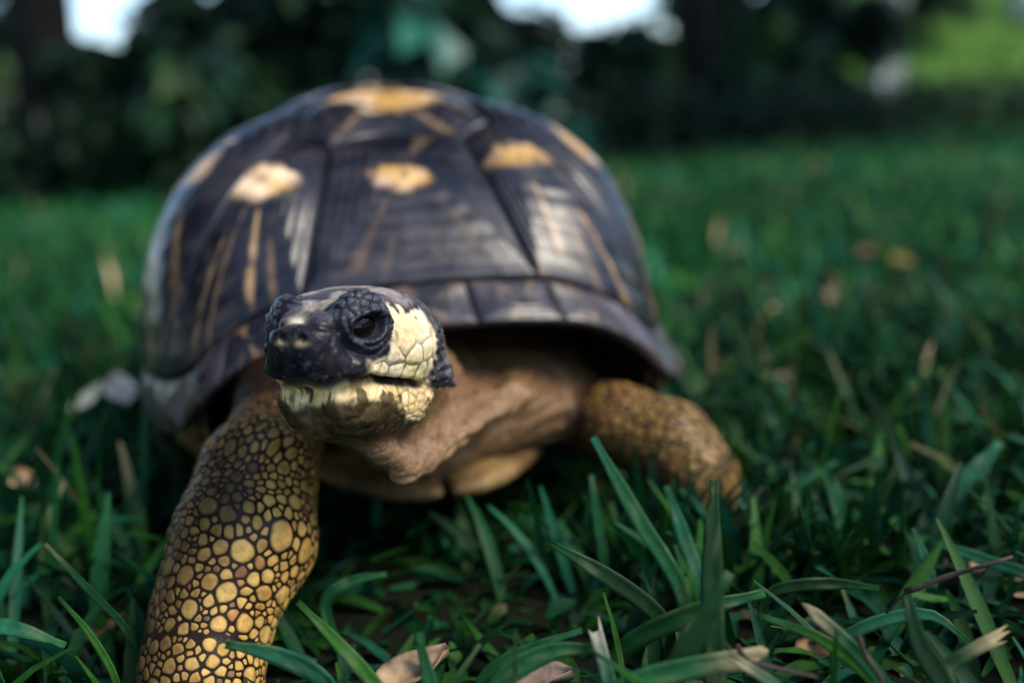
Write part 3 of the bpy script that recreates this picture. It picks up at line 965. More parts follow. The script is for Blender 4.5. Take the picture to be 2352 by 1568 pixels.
def leg_scales(key, first, last, rm, xlim, big_list, n_single, seed, mean=1.0):
    r_ = random.Random(seed)
    fr = leg_frame(key, first, last)
    Ltot = fr[1][-1]
    pts = [(x * rm * math.pi / 180, y * Ltot, rr_) for x, y, rr_ in big_list]
    arr = np.zeros((6000, 3)); na = len(pts)
    if na: arr[:na] = pts
    for base, nt_ in [(.0029, 70), (.0022, 420), (.0016, 2600), (.0011, 5500), (.0008, 6500)]:
        for _ in range(nt_):
            x = r_.uniform(-xlim, xlim) * rm * math.pi / 180; y = r_.uniform(0.0, 1.0) * Ltot
            v = y / Ltot
            rr_ = base * r_.uniform(.8, 1.2) * mean * (.85 + .25 * v)
            if base > .0026 and v < .35: continue
            if ((arr[:na, 0] - x) ** 2 + (arr[:na, 1] - y) ** 2 > ((rr_ + arr[:na, 2]) * 1.02) ** 2).all():
                arr[na] = (x, y, rr_); na += 1
    pts = [tuple(p) for p in arr[:na]]
    A = np.array(pts); batch = []
    for k, (x, y, rr_) in enumerate(pts):
        if key == 'left_front' and .806 < y / Ltot < .822: continue
        d2 = (A[:, 0] - x) ** 2 + (A[:, 1] - y) ** 2
        near = [q_ for q_ in np.where(d2 < .017 ** 2)[0] if q_ != k]
        s_ = rr_ * 1.5
        poly = [(s_ * math.cos(t), s_ * math.sin(t)) for t in np.linspace(0, 2 * math.pi, 14, endpoint=False)]
        for q_ in near:
            dx, dy = A[q_, 0] - x, A[q_, 1] - y
            D = math.hypot(dx, dy)
            c_ = (D * D + rr_ ** 2 - A[q_, 2] ** 2) / (2 * D) - .00030
            poly = clip_poly(poly, dx / D, dy / D, c_)
            if len(poly) < 3: break
        if len(poly) < 3: continue
        for _ in range(1 if rr_ < .0028 else 2):
            poly = [p for a_, b_ in zip(poly, poly[1:] + poly[:1]) for p in ((a_[0] * .75 + b_[0] * .25, a_[1] * .75 + b_[1] * .25), (a_[0] * .25 + b_[0] * .75, a_[1] * .25 + b_[1] * .75))]
        po = np.array(poly)
        m = max(len(po) // 18, 1); po = po[::m]
        if len(po) < 6: continue
        n = len(po)
        area = .5 * abs(np.sum(po[:, 0] * np.roll(po[:, 1], -1) - po[:, 1] * np.roll(po[:, 0], -1)))
        cen2 = po.mean(0)
        rg = [1.04, .97, .80, .45]
        X = np.concatenate([x + cen2[0] + (po[:, 0] - cen2[0]) * g_ for g_ in rg] + [[x + cen2[0]]])
        Y = np.concatenate([y + cen2[1] + (po[:, 1] - cen2[1]) * g_ for g_ in rg] + [[y + cen2[1]]])
        Y = np.clip(Y, 0, Ltot)
        hh = min(.00062, .22 * rr_)
        hgt = np.concatenate([np.full(n, -.0004), np.full(n, hh * .55), np.full(n, hh * .92), np.full(n, hh * 1.08), [hh * 1.1]])
        batch.append((X, Y, hgt, area, n, x / rm, y / Ltot, rr_, r_.random(), r_.random()))
    XX = np.concatenate([b_[0] for b_ in batch]); YY = np.concatenate([b_[1] for b_ in batch]); HH = np.concatenate([b_[2] for b_ in batch])
    P, Nn = leg_point(fr, key, XX, YY, rm)
    P = P + Nn * HH[:, None]
    o_ = 0
    for b_ in batch:
        m = len(b_[0])
        all_scales.append((b_[3], key, P[o_:o_ + m]) + b_[4:]); o_ += m
DEEP = []
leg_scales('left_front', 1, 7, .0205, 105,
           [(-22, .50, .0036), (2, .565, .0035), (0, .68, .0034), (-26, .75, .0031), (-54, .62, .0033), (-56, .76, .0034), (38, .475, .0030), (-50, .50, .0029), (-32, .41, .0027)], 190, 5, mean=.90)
leg_scales('right_front', 0, 4, .0190, 120, [], 90, 9, mean=.95)
MAT_LIST = {}
singles = {'left_front': 190, 'right_front': 95}
for key, quota in singles.items():
    grp = sorted([s_ for s_ in all_scales if s_[1] == key], key=lambda s_: -s_[0])
    rest_v, rest_f3, rest_f4, rest_c, off_ = [], [], [], [], 0
    for k, (area, _, P, n, th, v, rr_, q1, q2) in enumerate(grp):
        base = np.array([.50, .31, .085]) * (1 - q1) + np.array([.60, .42, .14]) * q1
        if q2 > .84: base = np.array([.34, .17, .07]) * (.8 + .5 * q1)
        if q2 > .95: base = np.array([.22, .13, .09])
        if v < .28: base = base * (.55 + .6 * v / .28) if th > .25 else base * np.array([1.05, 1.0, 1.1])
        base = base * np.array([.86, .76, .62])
        # darker patch of small scales on the inside of the forearm
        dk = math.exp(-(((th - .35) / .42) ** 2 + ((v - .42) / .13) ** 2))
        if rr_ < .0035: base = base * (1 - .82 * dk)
        base = base * (1 - .72 * float(sstep(-.1, .85, np.array([th]))[0]))  # inner side darkened: head and shell shade put into the scale colour
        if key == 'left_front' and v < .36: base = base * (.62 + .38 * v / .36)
        if key == 'right_front': base = base * np.array([.52, .50, .50])  # far foreleg dimmed, its shade put into the scale colour
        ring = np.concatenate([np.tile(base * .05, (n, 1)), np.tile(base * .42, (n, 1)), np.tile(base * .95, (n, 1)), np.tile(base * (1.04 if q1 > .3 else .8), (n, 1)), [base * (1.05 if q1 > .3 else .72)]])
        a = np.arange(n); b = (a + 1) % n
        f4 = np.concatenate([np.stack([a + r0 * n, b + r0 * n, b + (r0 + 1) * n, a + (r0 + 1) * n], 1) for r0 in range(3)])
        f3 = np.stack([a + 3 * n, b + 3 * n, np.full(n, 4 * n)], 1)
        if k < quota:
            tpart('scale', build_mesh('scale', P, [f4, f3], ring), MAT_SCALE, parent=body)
        else:
            rest_v.append(P); rest_f4.append(f4 + off_); rest_f3.append(f3 + off_); rest_c.append(ring); off_ += len(P)
    if rest_v:
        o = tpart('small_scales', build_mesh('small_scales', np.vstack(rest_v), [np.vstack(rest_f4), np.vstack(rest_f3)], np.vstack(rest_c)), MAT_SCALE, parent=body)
        o['kind'] = 'stuff'
    print(key, 'scales', len(grp))

tick('scales')
# claws
def claw(tip_dir, base, ln, r0):
    P, F = [], []
    tip_dir = tip_dir / np.linalg.norm(tip_dir)
    e1 = np.cross(tip_dir, ZUP); e1 /= np.linalg.norm(e1); e2 = np.cross(e1, tip_dir)
    for k, t in enumerate(np.linspace(0, 1, 6)):
        c_ = base + tip_dir * ln * t - ZUP * ln * .35 * t * t
        r_ = r0 * (1 - t) ** .7 + .0003
        P += [c_ + r_ * (math.cos(a_) * e1 * 1.25 + math.sin(a_) * e2) for a_ in np.linspace(0, 2 * math.pi, 9)[:-1]]
    for k in range(5):
        for j in range(8):
            F.append([k * 8 + j, k * 8 + (j + 1) % 8, (k + 1) * 8 + (j + 1) % 8, (k + 1) * 8 + j])
    P = np.array(P)
    return build_mesh('claw', P, np.array(F), mixc((.16, .11, .06), (.05, .035, .025), np.linspace(0, 1, len(P))))
for key, fd in (('left_front', np.array([-.1, -1, 0])), ('right_front', np.array([.45, -1, 0]))):
    foot, rf = LEG[key][-1]
    fd = fd / np.linalg.norm(fd)
    sd = np.cross(fd, ZUP)
    for k in range(5):
        w_ = (k - 2) / 2
        dr = fd * (1 - .25 * abs(w_)) + sd * w_ * .75
        bs = np.array([foot[0], foot[1], max(foot[2], .010)]) + dr / np.linalg.norm(dr) * rf * .85 - ZUP * .004
        tpart('claw', claw(dr, bs, .010, .0030), MAT_SCALE, parent=body)

# ---------------------------------------------------------------- plastron: flat belly shield with two thick gular scutes in front
plast = None
def plate(name, outline, z0, thick, lift, colf, parent, label=None, gap=.0008):
    """outline in shell-local x, y; domed slab with rounded lip"""
    o = np.array(outline, float)
    c_ = o.mean(0)
    for _ in range(2):
        o = np.concatenate([[a_ * .82 + b_ * .18, a_ * .18 + b_ * .82] for a_, b_ in zip(o, np.roll(o, -1, 0))])
    prof = [(0, 0.0), (.6, .0), (.88, .10), (.97, .30), (1.0, .55), (.97, .80), (.86, 1.0), (.5, 1.0), (0, 1.0)]
    V_, F, n = [], [], len(o)
    for f_, t in prof[1:-1]:
        p = c_ + (o - c_) * f_
        z = z0 + thick * (t - .5) + lift(p)
        V_.append(np.column_stack([p, z]))
    V_ = np.vstack(V_ + [np.array([[c_[0], c_[1], z0 - thick / 2 + lift(c_[None])[0]], [c_[0], c_[1], z0 + thick / 2 + lift(c_[None])[0]]])])
    a = np.arange(n); b = (a + 1) % n; rows = len(prof) - 2
    f4 = np.concatenate([np.stack([a + k * n, a + (k + 1) * n, b + (k + 1) * n, b + k * n], 1) for k in range(rows - 1)])
    f3 = np.concatenate([np.stack([a, b, np.full(n, rows * n)], 1), np.stack([b + (rows - 1) * n, a + (rows - 1) * n, np.full(n, rows * n + 1)], 1)])
    return tpart(name, build_mesh(name, SW(V_), [f4, f3], colf(V_)), MAT_SCALE, parent=parent, label=label)
def belly_col(V_):
    nn = fbm(V_, 90, 61, 3)
    c_ = mixc((.10, .055, .020), (.25, .16, .060), sstep(.3, .7, nn))
    return mixc(c_, (.04, .03, .025), .85 * sstep(.55, .68, fbm(V_, 60, 63, 3)))
flat = lambda p: .003 * sstep(.06, -.03, p[:, 1])
body_pl = [(-.075, .02), (-.03, .006), (.03, .006), (.075, .02), (.10, .07), (.105, .13), (.10, .19), (.07, .25), (.03, .27), (-.03, .27), (-.07, .25), (-.10, .19), (-.105, .13), (-.10, .07)]
plast = plate('plastron', body_pl, .0315, .009, flat, belly_col, tortoise, 'pale yellow belly shield with a notch in front')

GUL = [(.0010, .020), (.0010, -.030), (.0016, -.037), (.012, -.037), (.026, -.028), (.040, -.010), (.052, .012), (.05, .03)]
for sg in (1, -1):
    plate('gular_scute', [(sg * x, y) for x, y in (GUL if sg > 0 else GUL[::-1])], 0.0300, .0072, flat, belly_col, plast)
# bridge: the side walls that join belly shield and carapace
for sg in (1, -1):
    ph = np.radians(np.linspace(60, 132, 26)) * sg
    rim_ = catmull(_ra, _rp, ph)
    rows_ = []
    for t in np.linspace(0, 1, 8):
        top_ = rim_ * [.93, 1, 1] + [0, 0, .004]
        bot_ = np.column_stack([rim_[:, 0] * .70, np.clip(rim_[:, 1], .02, .26), np.full(26, .031)])
        p_ = top_ * (1 - t) + bot_ * t
        p_[:, 0] += sg * .010 * math.sin(math.pi * t)
        rows_.append(p_)
    V_ = np.vstack(rows_ + [r_ * [.96, 1, 1] + [0, 0, .003] for r_ in rows_])
    i, j = np.meshgrid(np.arange(7), np.arange(25), indexing='ij')
    a = (i * 26 + j).ravel()
    f4 = np.stack([a, a + 1, a + 27, a + 26], 1)
    f4 = np.concatenate([f4, f4[:, ::-1] + 208])
    tpart('bridge', build_mesh('bridge', SW(V_), f4, belly_col(V_) * .8), MAT_SCALE, parent=plast)
#@@GRASS
# ---------------------------------------------------------------- grass
def blades(base, az, ln, wd, lean, bend, twist, col, tipcol, S=5, fold=.28, blunt=.12):
    """curved, folded blades; lean = angle from vertical at the root, bend = added angle by the tip"""
    n = len(base)
    t = np.linspace(0, 1, S + 1)
    ang = lean[:, None] + bend[:, None] * t[None] ** 1.3
    hx, hy = np.cos(az), np.sin(az)
    dl = ln / S
    rad = np.concatenate([np.zeros((n, 1)), np.cumsum(np.sin(ang[:, 1:]) * dl[:, None], 1)], 1)
    up = np.concatenate([np.zeros((n, 1)), np.cumsum(np.cos(ang[:, 1:]) * dl[:, None], 1)], 1)
    up = np.maximum(up, .0012 - 0 * up)
    c = np.stack([base[:, None, 0] + hx[:, None] * rad, base[:, None, 1] + hy[:, None] * rad, base[:, None, 2] + up], -1)
    tw = twist[:, None] * t[None]
    side0 = np.stack([-hy, hx, 0 * hx], -1)[:, None]
    nrm = np.stack([-hx[:, None] * np.cos(ang), -hy[:, None] * np.cos(ang), np.sin(ang)], -1)
    side = side0 * np.cos(tw)[..., None] + nrm * np.sin(tw)[..., None]
    nr2 = nrm * np.cos(tw)[..., None] - side0 * np.sin(tw)[..., None]
    prof = (.75 + .25 * np.minimum(1, t * 3)) * np.clip((1 - t) / .45, blunt, 1) ** .7
    w = wd[:, None] * prof[None] * .5
    Lf = c - side * w[..., None] + nr2 * (w * fold)[..., None]
    Rt = c + side * w[..., None] + nr2 * (w * fold)[..., None]
    V_ = np.stack([Lf, c, Rt], 2).reshape(-1, 3)
    k = np.arange(S)
    f = []
    for q_ in (0, 1):
        a = 3 * k + q_
        f.append(np.stack([a, a + 1, a + 4, a + 3], 1))
    f = np.concatenate(f)
    F = (f[None] + (np.arange(n) * 3 * (S + 1))[:, None, None]).reshape(-1, 4)
    tt = np.repeat(t, 3)[None, :, None]
    mid = np.tile(np.array([1, 0, 1]), S + 1)[None, :, None]
    cc = col[:, None, :] * (1 - tt ** 3) + tipcol[:, None, :] * tt ** 3
    cc = cc * (1 + .22 * (1 - mid)) 
    return V_, F, cc.reshape(-1, 3)
GREENS = np.array([[.007, .052, .014], [.009, .070, .022], [.011, .092, .044], [.018, .078, .010], [.005, .038, .014], [.026, .098, .014]])
def blade_cols(n, r_, dry=.04):
    c = GREENS[r_.integers(0, len(GREENS), n)] * r_.uniform(.55, 1.4, (n, 1))
    tip = c * r_.uniform(.8, 1.2, (n, 1))
    dryt = r_.random(n) < .035
    tip[dryt] = np.array([.30, .24, .12]) * r_.uniform(.6, 1.2, (dryt.sum(), 1))
    d = r_.random(n) < dry
    c *= .82; tip *= .82
    c[d] = np.array([.34, .25, .13]) * r_.uniform(.4, 1.2, (d.sum(), 1)); tip[d] = c[d]
    return c, tip
def blocked(x, y, m=.0):
    """under the feet"""
    out = np.zeros(len(x), bool)
    for k in LEG:
        f_, rf = LEG[k][-1]
        out |= (x - f_[0]) ** 2 + (y - f_[1]) ** 2 < (rf + .004 + m) ** 2
    return out
def under_shell(x, y):
    lx = (x - SH_O[0]) * LAT[0] + (y - SH_O[1]) * LAT[1]
    ly = (x - SH_O[0]) * BCK[0] + (y - SH_O[1]) * BCK[1]
    return (np.abs(lx) < .105) & (ly > -.035) & (ly < .28)
def scatter(n, y0, y1, r_, spread, lscale, wscale, dry=.04, band_bright=1.0):
    y = y0 + (y1 - y0) * r_.random(n) ** .5 if y0 < 1 else np.exp(r_.uniform(math.log(y0), math.log(y1), n))
    x = (r_.random(n) * 2 - 1) * (spread * y + .60)
    keep = ~blocked(x, y)
    x, y = x[keep], y[keep]; n = len(x)
    ln = r_.uniform(.018, .060, n) * lscale
    wd = r_.uniform(.0025, .0062, n) * wscale
    lean = np.abs(r_.normal(.55, .45, n)); bend = r_.uniform(-.1, 1.5, n)
    us = under_shell(x, y)
    ln = np.where(us, np.minimum(ln, .026), ln); lean = np.where(us, lean + .4, lean)
    near = sstep(.34, .24, y)
    ln = ln * (1 - .25 * near)
    # grass trodden down in front of the animal
    trod = np.exp(-(((x + .02) / .10) ** 2 + ((y - .335) / .055) ** 2))
    ln = ln * (1 - .55 * trod); lean = lean + .6 * trod
    az = r_.uniform(0, 2 * np.pi, n)
    thin = r_.random(n) < .42 * np.minimum(1, 1.4 * trod)
    ln = np.where(thin, ln * .25, ln)
    c, tip = blade_cols(n, r_, dry)
    # patches of thicker and thinner, greener and yellower turf
    pt = fbm(np.stack([x, y, 0 * x], 1), 2.2, 91, 3)
    gain = (band_bright * (.62 + .95 * pt))[:, None]
    c = c * gain; tip = tip * gain
    ln = ln * (.75 + .55 * pt)
    z = ground_z(x, y)
    return blades(np.stack([x, y, z - .001], 1), az, ln, wd, lean, bend, r_.normal(0, .7, n), c, tip, S=4)
gr = np.random.default_rng(5)
parts = [scatter(17000, .10, .75, gr, .60, 1.3, 1.1, .008), scatter(22000, .75, 2.2, gr, .62, 1.0, 1.5, .012, 1.65), scatter(31000, 2.2, 7.0, gr, .62, 1.05, 2.4, .008, 2.0), scatter(14000, 7.0, 18.0, gr, .62, 2.2, 7.0, .01, 1.6)]  # brightness of the farther lawn is put into its blade colour
nt2 = 170
tx = gr.normal(.082, .035, nt2); ty = gr.uniform(.335, .385, nt2)
ct, tt2 = blade_cols(nt2, gr, .0)
parts.append(blades(np.stack([tx, ty, 0 * tx], 1), gr.uniform(0, 6.28, nt2), gr.uniform(.025, .050, nt2), gr.uniform(.003, .006, nt2), np.abs(gr.normal(.25, .25, nt2)), gr.uniform(0, .9, nt2), gr.normal(0, .6, nt2), ct, tt2, S=4))
Vs, Fs, Cs, o_ = [], [], [], 0
for v_, f_, c_ in parts:
    Vs.append(v_); Fs.append(f_ + o_); Cs.append(c_); o_ += len(v_)
link('lawn_grass', build_mesh('lawn_grass', np.vstack(Vs), np.vstack(Fs), np.vstack(Cs)), MAT_GRASS, kind='stuff', label='short dark green lawn grass all around the tortoise', cat='grass')

# flat thatch: clippings and bits of dry stem lying between the blades
n = 1900
y = .2 + .75 * gr.random(n) ** .6; x = (gr.random(n) * 2 - 1) * (.6 * y + .12)
k_ = ~blocked(x, y); x, y = x[k_], y[k_]; n = len(x)
c = np.where((gr.random(n) < .07)[:, None], np.array([[.22, .16, .09]]) * gr.uniform(.4, 1.3, (n, 1)), GREENS[gr.integers(0, 6, n)] * gr.uniform(.6, 1.3, (n, 1)))
v_, f_, c_ = blades(np.stack([x, y, gr.uniform(.001, .012, n)], 1), gr.uniform(0, 6.28, n), gr.uniform(.006, .022, n), gr.uniform(.0012, .0045, n), np.full(n, 1.35) + gr.normal(0, .3, n), gr.uniform(-.2, .4, n), gr.normal(0, 1, n), c, c, S=2, blunt=.5)
link('grass_clippings', build_mesh('grass_clippings', v_, f_, c_), MAT_GRASS, kind='stuff', label='cut grass bits and dry stems lying between the blades', cat='clippings')

# single blades that can be told apart in front of and beside the animal
def spline(pts, n):
    pts = np.array(pts, float)
    if len(pts) == 2:
        return pts[0] + (pts[1] - pts[0]) * np.linspace(0, 1, n)[:, None]
    xs = np.concatenate([[0], np.cumsum(np.linalg.norm(np.diff(pts, axis=0), axis=1))])
    return catmull(xs / xs[-1], pts, np.linspace(0, 1, n))
def strip(name, pts, wpx, d, col, tip, facing=0.0, fold=.25, tipw=.15, rootw=.7, n=16, sag=0.0, ragged=0, mat=None, **kw):
    """a blade from root to tip through real points; facing turns the flat side about its length"""
    c = spline(pts, n)
    t = np.linspace(0, 1, n)
    T = np.gradient(c, axis=0); T /= np.linalg.norm(T, axis=1, keepdims=True)
    ref = np.array([0, -1, .55]); ref /= np.linalg.norm(ref)
    sd = np.cross(T, ref); sd /= np.linalg.norm(sd, axis=1, keepdims=True)
    nn = np.cross(sd, T)
    fa = facing * (1 - .5 * t)
    s2 = sd * np.cos(fa)[:, None] + nn * np.sin(fa)[:, None]
    n2 = nn * np.cos(fa)[:, None] - sd * np.sin(fa)[:, None]
    w = wpx * d / 2352 / 2 * (rootw + (1 - rootw) * np.minimum(1, t * 3)) * np.clip((1 - t) / .30, tipw, 1) ** .6
    off = np.array([-1, -.5, 0, .5, 1])
    V_ = c[:, None] + s2[:, None] * (off[None, :, None] * w[:, None, None]) - n2[:, None] * (((1 - np.abs(off)) * fold)[None, :, None] * w[:, None, None])
    if ragged:
        rj = np.random.default_rng(ragged)
        V_[-1] += T[-1] * rj.uniform(-.0035, .003, (5, 1))
    thick = .00022
    Vt = V_ + n2[:, None] * thick; Vb = V_ - n2[:, None] * thick
    VV = np.concatenate([Vt.reshape(-1, 3), Vb.reshape(-1, 3)])
    m = n * 5
    F = []
    for i in range(n - 1):
        for j in range(4):
            a = i * 5 + j
            F.append([a, a + 1, a + 6, a + 5]); F.append([m + a, m + a + 5, m + a + 6, m + a + 1])
        F.append([i * 5, i * 5 + 5, m + i * 5 + 5, m + i * 5]); F.append([i * 5 + 4, m + i * 5 + 4, m + i * 5 + 9, i * 5 + 9])
    e = (n - 1) * 5
    for j in range(4):
        F.append([e + j, e + j + 1, m + e + j + 1, m + e + j])
    tt = np.tile(np.repeat(t, 5), 2)
    lat = np.tile(np.abs(off), 2 * n)
    nz = fbm(VV, 260, 5, 2); scar = sstep(.66, .72, fbm(VV * [1, 1, 1], 420, 9, 2))
    cc = mixc(np.array(col), np.array(tip), sstep(.75, 1.0, tt)) * (.85 + .35 * nz)[:, None] * (1.18 - .18 * np.minimum(1, lat * 3))[:, None]
    cc = mixc(cc, (.22, .26, .12), .28 * scar)
    return link(name, build_mesh(name, VV, np.array(F), cc), mat or MAT_GRASS, **kw)
G1 = (.011, .056, .015); G2 = (.013, .080, .026); G3 = (.008, .034, .010); G4 = (.030, .110, .014); G5 = (.018, .108, .052)
DRYT = (.32, .26, .14)
def P2(px, py, d=None):
    """picture position to a point: on the ground when no depth is given"""
    return on_ground(px, py, .002) if d is None else ray(px, py, d)
HERO = [
 # label, points (px, py, depth) root to tip, width, colour, tip colour, facing, ragged
 ('tall pale tapering grass blade standing before the tortoise\'s far foreleg', [(1570, 1375, .335), (1460, 1180, .337), (1362, 1004, .340)], 36, G2, G5, .1, 0),
 ('broad dark upright grass blade crossed by a slanting one', [(1643, 1600, .272), (1636, 1330, .276), (1641, 1103, .280)], 50, G3, G3, 0, 0),
 ('broad dark grass blade slanting across the upright one', [(1530, 1600, .262), (1600, 1450, .262), (1676, 1313, .262)], 56, G3, G1, -.2, 0),
 ('dark blunt grass blade leaning out below the belly', [(1520, 1425, .300), (1390, 1320, .302), (1260, 1244, .304)], 40, G3, G1, .2, 0),
 ('long arched grass blade lying behind the two crossed blades', [(1425, 1500, .290), (1580, 1412, .287), (1757, 1360, .288)], 46, G1, G2, -.3, 0),
 ('tall bright grass blade rising at the picture\'s right edge', [(2125, 1235, .400), (2210, 1125, .402), (2297, 1014, .405)], 46, G5, G5, .1, 0),
 ('slim bright green grass blade bending over to upper left', [(2020, 1590, .272), (1890, 1470, .272), (1738, 1410, .275)], 26, G4, G2, .3, 0),
 ('folded grass blade with a frayed pale cut tip', [(2040, 1590, .265), (1950, 1480, .268), (1852, 1394, .270)], 34, G2, DRYT, .5, 3),
 ('dark pointed grass blade leaning beside the cut blades', [(2180, 1590, .260), (2110, 1470, .262), (2084, 1366, .264)], 52, G3, G3, .3, 0),
 ('teal grass blade arching over with its end hanging down', [(1935, 1470, .300), (2050, 1418, .298), (2140, 1412, .297), (2225, 1475, .296)], 30, G5, G2, -.3, 0),
 ('dark cut grass blade with split tip by the arching blade', [(2145, 1560, .265), (2220, 1500, .266), (2302, 1458, .268)], 34, G3, DRYT, -.2, 4),
 ('thin lime green grass shoot standing between lying blades', [(1428, 1540, .285), (1412, 1450, .286), (1386, 1360, .288)], 13, G4, G4, .2, 0),
 ('wide grass blade lying flat under the thin lime shoot', [(1160, 1555, .268), (1270, 1495, .270), (1372, 1486, .272)], 50, G2, G1, -.5, 0),
 ('pointed grass blade lying just above another flat one', [(1120, 1545, .276), (1240, 1480, .277), (1337, 1447, .279)], 28, G2, G2, -.4, 0),
 ('short cut grass stub with white frayed top', [(1405, 1590, .266), (1385, 1510, .268), (1366, 1440, .270)], 34, G5, (.42, .38, .28), .2, 6),
 ('small bright grass blade at the bottom between flat blades', [(1490, 1590, .258), (1430, 1540, .258), (1362, 1496, .260)], 20, G4, G2, .4, 0),
 ('wide scarred grass blade lying along the bottom edge', [(1420, 1590, .258), (1580, 1535, .260), (1748, 1508, .262)], 54, G2, DRYT, -.4, 7),
 ('short pale edged blade right of the crossed pair', [(1800, 1590, .256), (1740, 1545, .257), (1685, 1512, .258)], 26, G5, DRYT, .3, 8),
 ('bright serrated grass blade beside the near foreleg', [(880, 1600, .272), (780, 1480, .276), (684, 1382, .280)], 32, G4, G4, .1, 0),
 ('upright rounded grass blade below the throat', [(995, 1600, .262), (978, 1530, .263), (962, 1452, .264)], 38, G2, G1, .1, 0),
 ('narrow grass blade leaning right beside the dry leaf', [(1035, 1590, .262), (1068, 1530, .262), (1102, 1478, .262)], 20, G1, G1, -.3, 0),
 ('shiny grass blade lying across the foot of the near foreleg', [(740, 1560, .285), (620, 1500, .283), (518, 1478, .282)], 44, G5, G2, .4, 0),
 ('straight thin grass stem rising left of the near foreleg', [(300, 1460, .325), (200, 1350, .328), (104, 1249, .332)], 17, G1, (.12, .15, .05), .3, 0),
 ('short grass blade crossing the curled brown leaf', [(250, 1525, .290), (195, 1440, .292), (134, 1370, .294)], 17, G4, G1, .2, 0),
 ('flat leaf-like blade lying in the shadow of the shell', [(758, 1362, .345), (820, 1330, .346), (888, 1318, .348)], 26, G2, G2, -.5, 0),
 ('dark thin blade standing alone at the bottom', [(1182, 1600, .255), (1184, 1520, .256), (1183, 1444, .258)], 14, G3, G3, 0, 0),
 ('upright blurred blade in the open lawn beyond the pale blade', [(1942, 1265, .410), (1930, 1180, .412), (1919, 1105, .414)], 22, G5, G5, .1, 0),
 ('dark grass blade lying level toward the twig', [(1770, 1362, .320), (1890, 1340, .322), (2020, 1350, .325)], 30, G3, G1, -.6, 0),
 ('teal blade leaning behind the dark upright blade', [(1612, 1360, .350), (1570, 1230, .352), (1530, 1115, .354)], 32, G5, G2, .2, 0),
 ('short bright blade at the root of the tall pale blade', [(1590, 1360, .345), (1568, 1300, .346), (1550, 1250, .347)], 20, G4, G2, .2, 0),
 ('slim blade falling right in front of the far foot', [(1640, 1205, .385), (1590, 1150, .386), (1545, 1106, .387)], 15, G5, G5, .3, 0),
 ('dim upright blade in the shade under the far foreleg', [(1386, 1290, .375), (1372, 1190, .376), (1358, 1090, .378)], 22, G2, G2, .1, 0),
 ('narrow teal blade pointing down at the twig\'s fork', [(2140, 1338, .345), (2120, 1270, .346), (2096, 1212, .348)], 22, G5, G2, .2, 0),
 ('blurred blade slanting up to the right of the far foot', [(1770, 1150, .430), (1850, 1100, .432), (1922, 1060, .434)], 18, G5, G5, -.3, 0),
 ('bright straight blade lying level at the right edge', [(2390, 1340, .345), (2260, 1285, .348), (2130, 1240, .352)], 26, G5, G2, .5, 0),
 ('teal blade lying at the left edge below the curled leaf', [(-20, 1435, .310), (60, 1450, .308), (150, 1482, .306)], 36, G5, G2, .6, 0),
]
for lab, pts, wpx, col, tip, fac, rag in HERO:
    pp_ = [ray(*p) for p in pts]
    g_ = pp_[0]
    if g_[2] > .004:                    # root it in the lawn
        g_ = g_.copy(); g_[2] = .0; g_[1] += .004
        pp_ = [g_] + pp_ if pp_[0][2] > .012 else [g_] + pp_[1:]
    strip('grass_blade', pp_, wpx * 1.05, pts[1][2], col, tip, facing=fac, ragged=rag, tipw=.25 if not rag else .8, label=lab, cat='grass blade', group='single grass blades around the tortoise')
#@@LITTER
tick('grass')
# ---------------------------------------------------------------- fallen leaves, twigs, petals
def dry_leaf(name, c, ln, wd, az, tilt, curl, col, label, cat='leaf', seed=1, mat=None, point=1.0):
    nu, nv = 15, 9
    u = np.linspace(0, 1, nu); v = np.linspace(-1, 1, nv)
    Ug, Vg = np.meshgrid(u, v, indexing='ij')
    w = wd * .5 * np.sin(np.pi * np.clip(Ug, .02, .98) ** .8) ** .8
    X = (Ug - .5) * ln; Y = Vg * w
    P = np.stack([X.ravel(), Y.ravel(), (Vg ** 2 * wd * .22 * curl + curl * .30 * ln * (Ug - .45) ** 2).ravel()], 1)
    P[:, 2] += .10 * wd * (fbm(P, 1.6 / wd, seed, 3) - .5)
    P[:, 2] -= .03 * wd * np.exp(-(Vg.ravel() / .12) ** 2)
    ca, sa_ = math.cos(az), math.sin(az); ct, st_ = math.cos(tilt), math.sin(tilt)
    Rm = np.array([[ca, -sa_, 0], [sa_, ca, 0], [0, 0, 1]]) @ np.array([[ct, 0, -st_], [0, 1, 0], [st_, 0, ct]])
    P = P @ Rm.T
    P = P - [0, 0, P[:, 2].min()] + c
    m = nu * nv
    Pb = P - [0, 0, .0004]
    F = []
    for i in range(nu - 1):
        for j in range(nv - 1):
            a = i * nv + j
            F.append([a, a + nv, a + nv + 1, a + 1]); F.append([m + a, m + a + 1, m + a + nv + 1, m + a + nv])
    for i in range(nu - 1):
        F.append([i * nv, m + i * nv, m + (i + 1) * nv, (i + 1) * nv]); j = nv - 1
        F.append([i * nv + j, (i + 1) * nv + j, m + (i + 1) * nv + j, m + i * nv + j])
    VV = np.vstack([P, Pb])
    nn = fbm(VV, 3 / wd, seed + 3, 3)
    veins = np.exp(-((np.abs(Vg.ravel()) * .9 - (Ug.ravel() * 6 % 1)) / .12) ** 2) * .25 + .5 * np.exp(-(Vg.ravel() / .07) ** 2)
    cc = mixc(np.array(col) * .6, np.array(col) * 1.25, nn) * (1 - .35 * np.tile(veins, 2))[:, None]
    return link(name, build_mesh(name, VV, np.array(F), cc), mat or MAT_DRY, label=label, cat=cat)
def lf(px, py, z=.004): return on_ground(px, py, z)
TAN = (.34, .23, .14); BRN = (.24, .12, .07)
dry_leaf('dry_leaf', lf(955, 1560, .010), .024, .017, .4, .2, .9, TAN, 'crumpled tan dry leaf lying beside the upright rounded blade', seed=3)
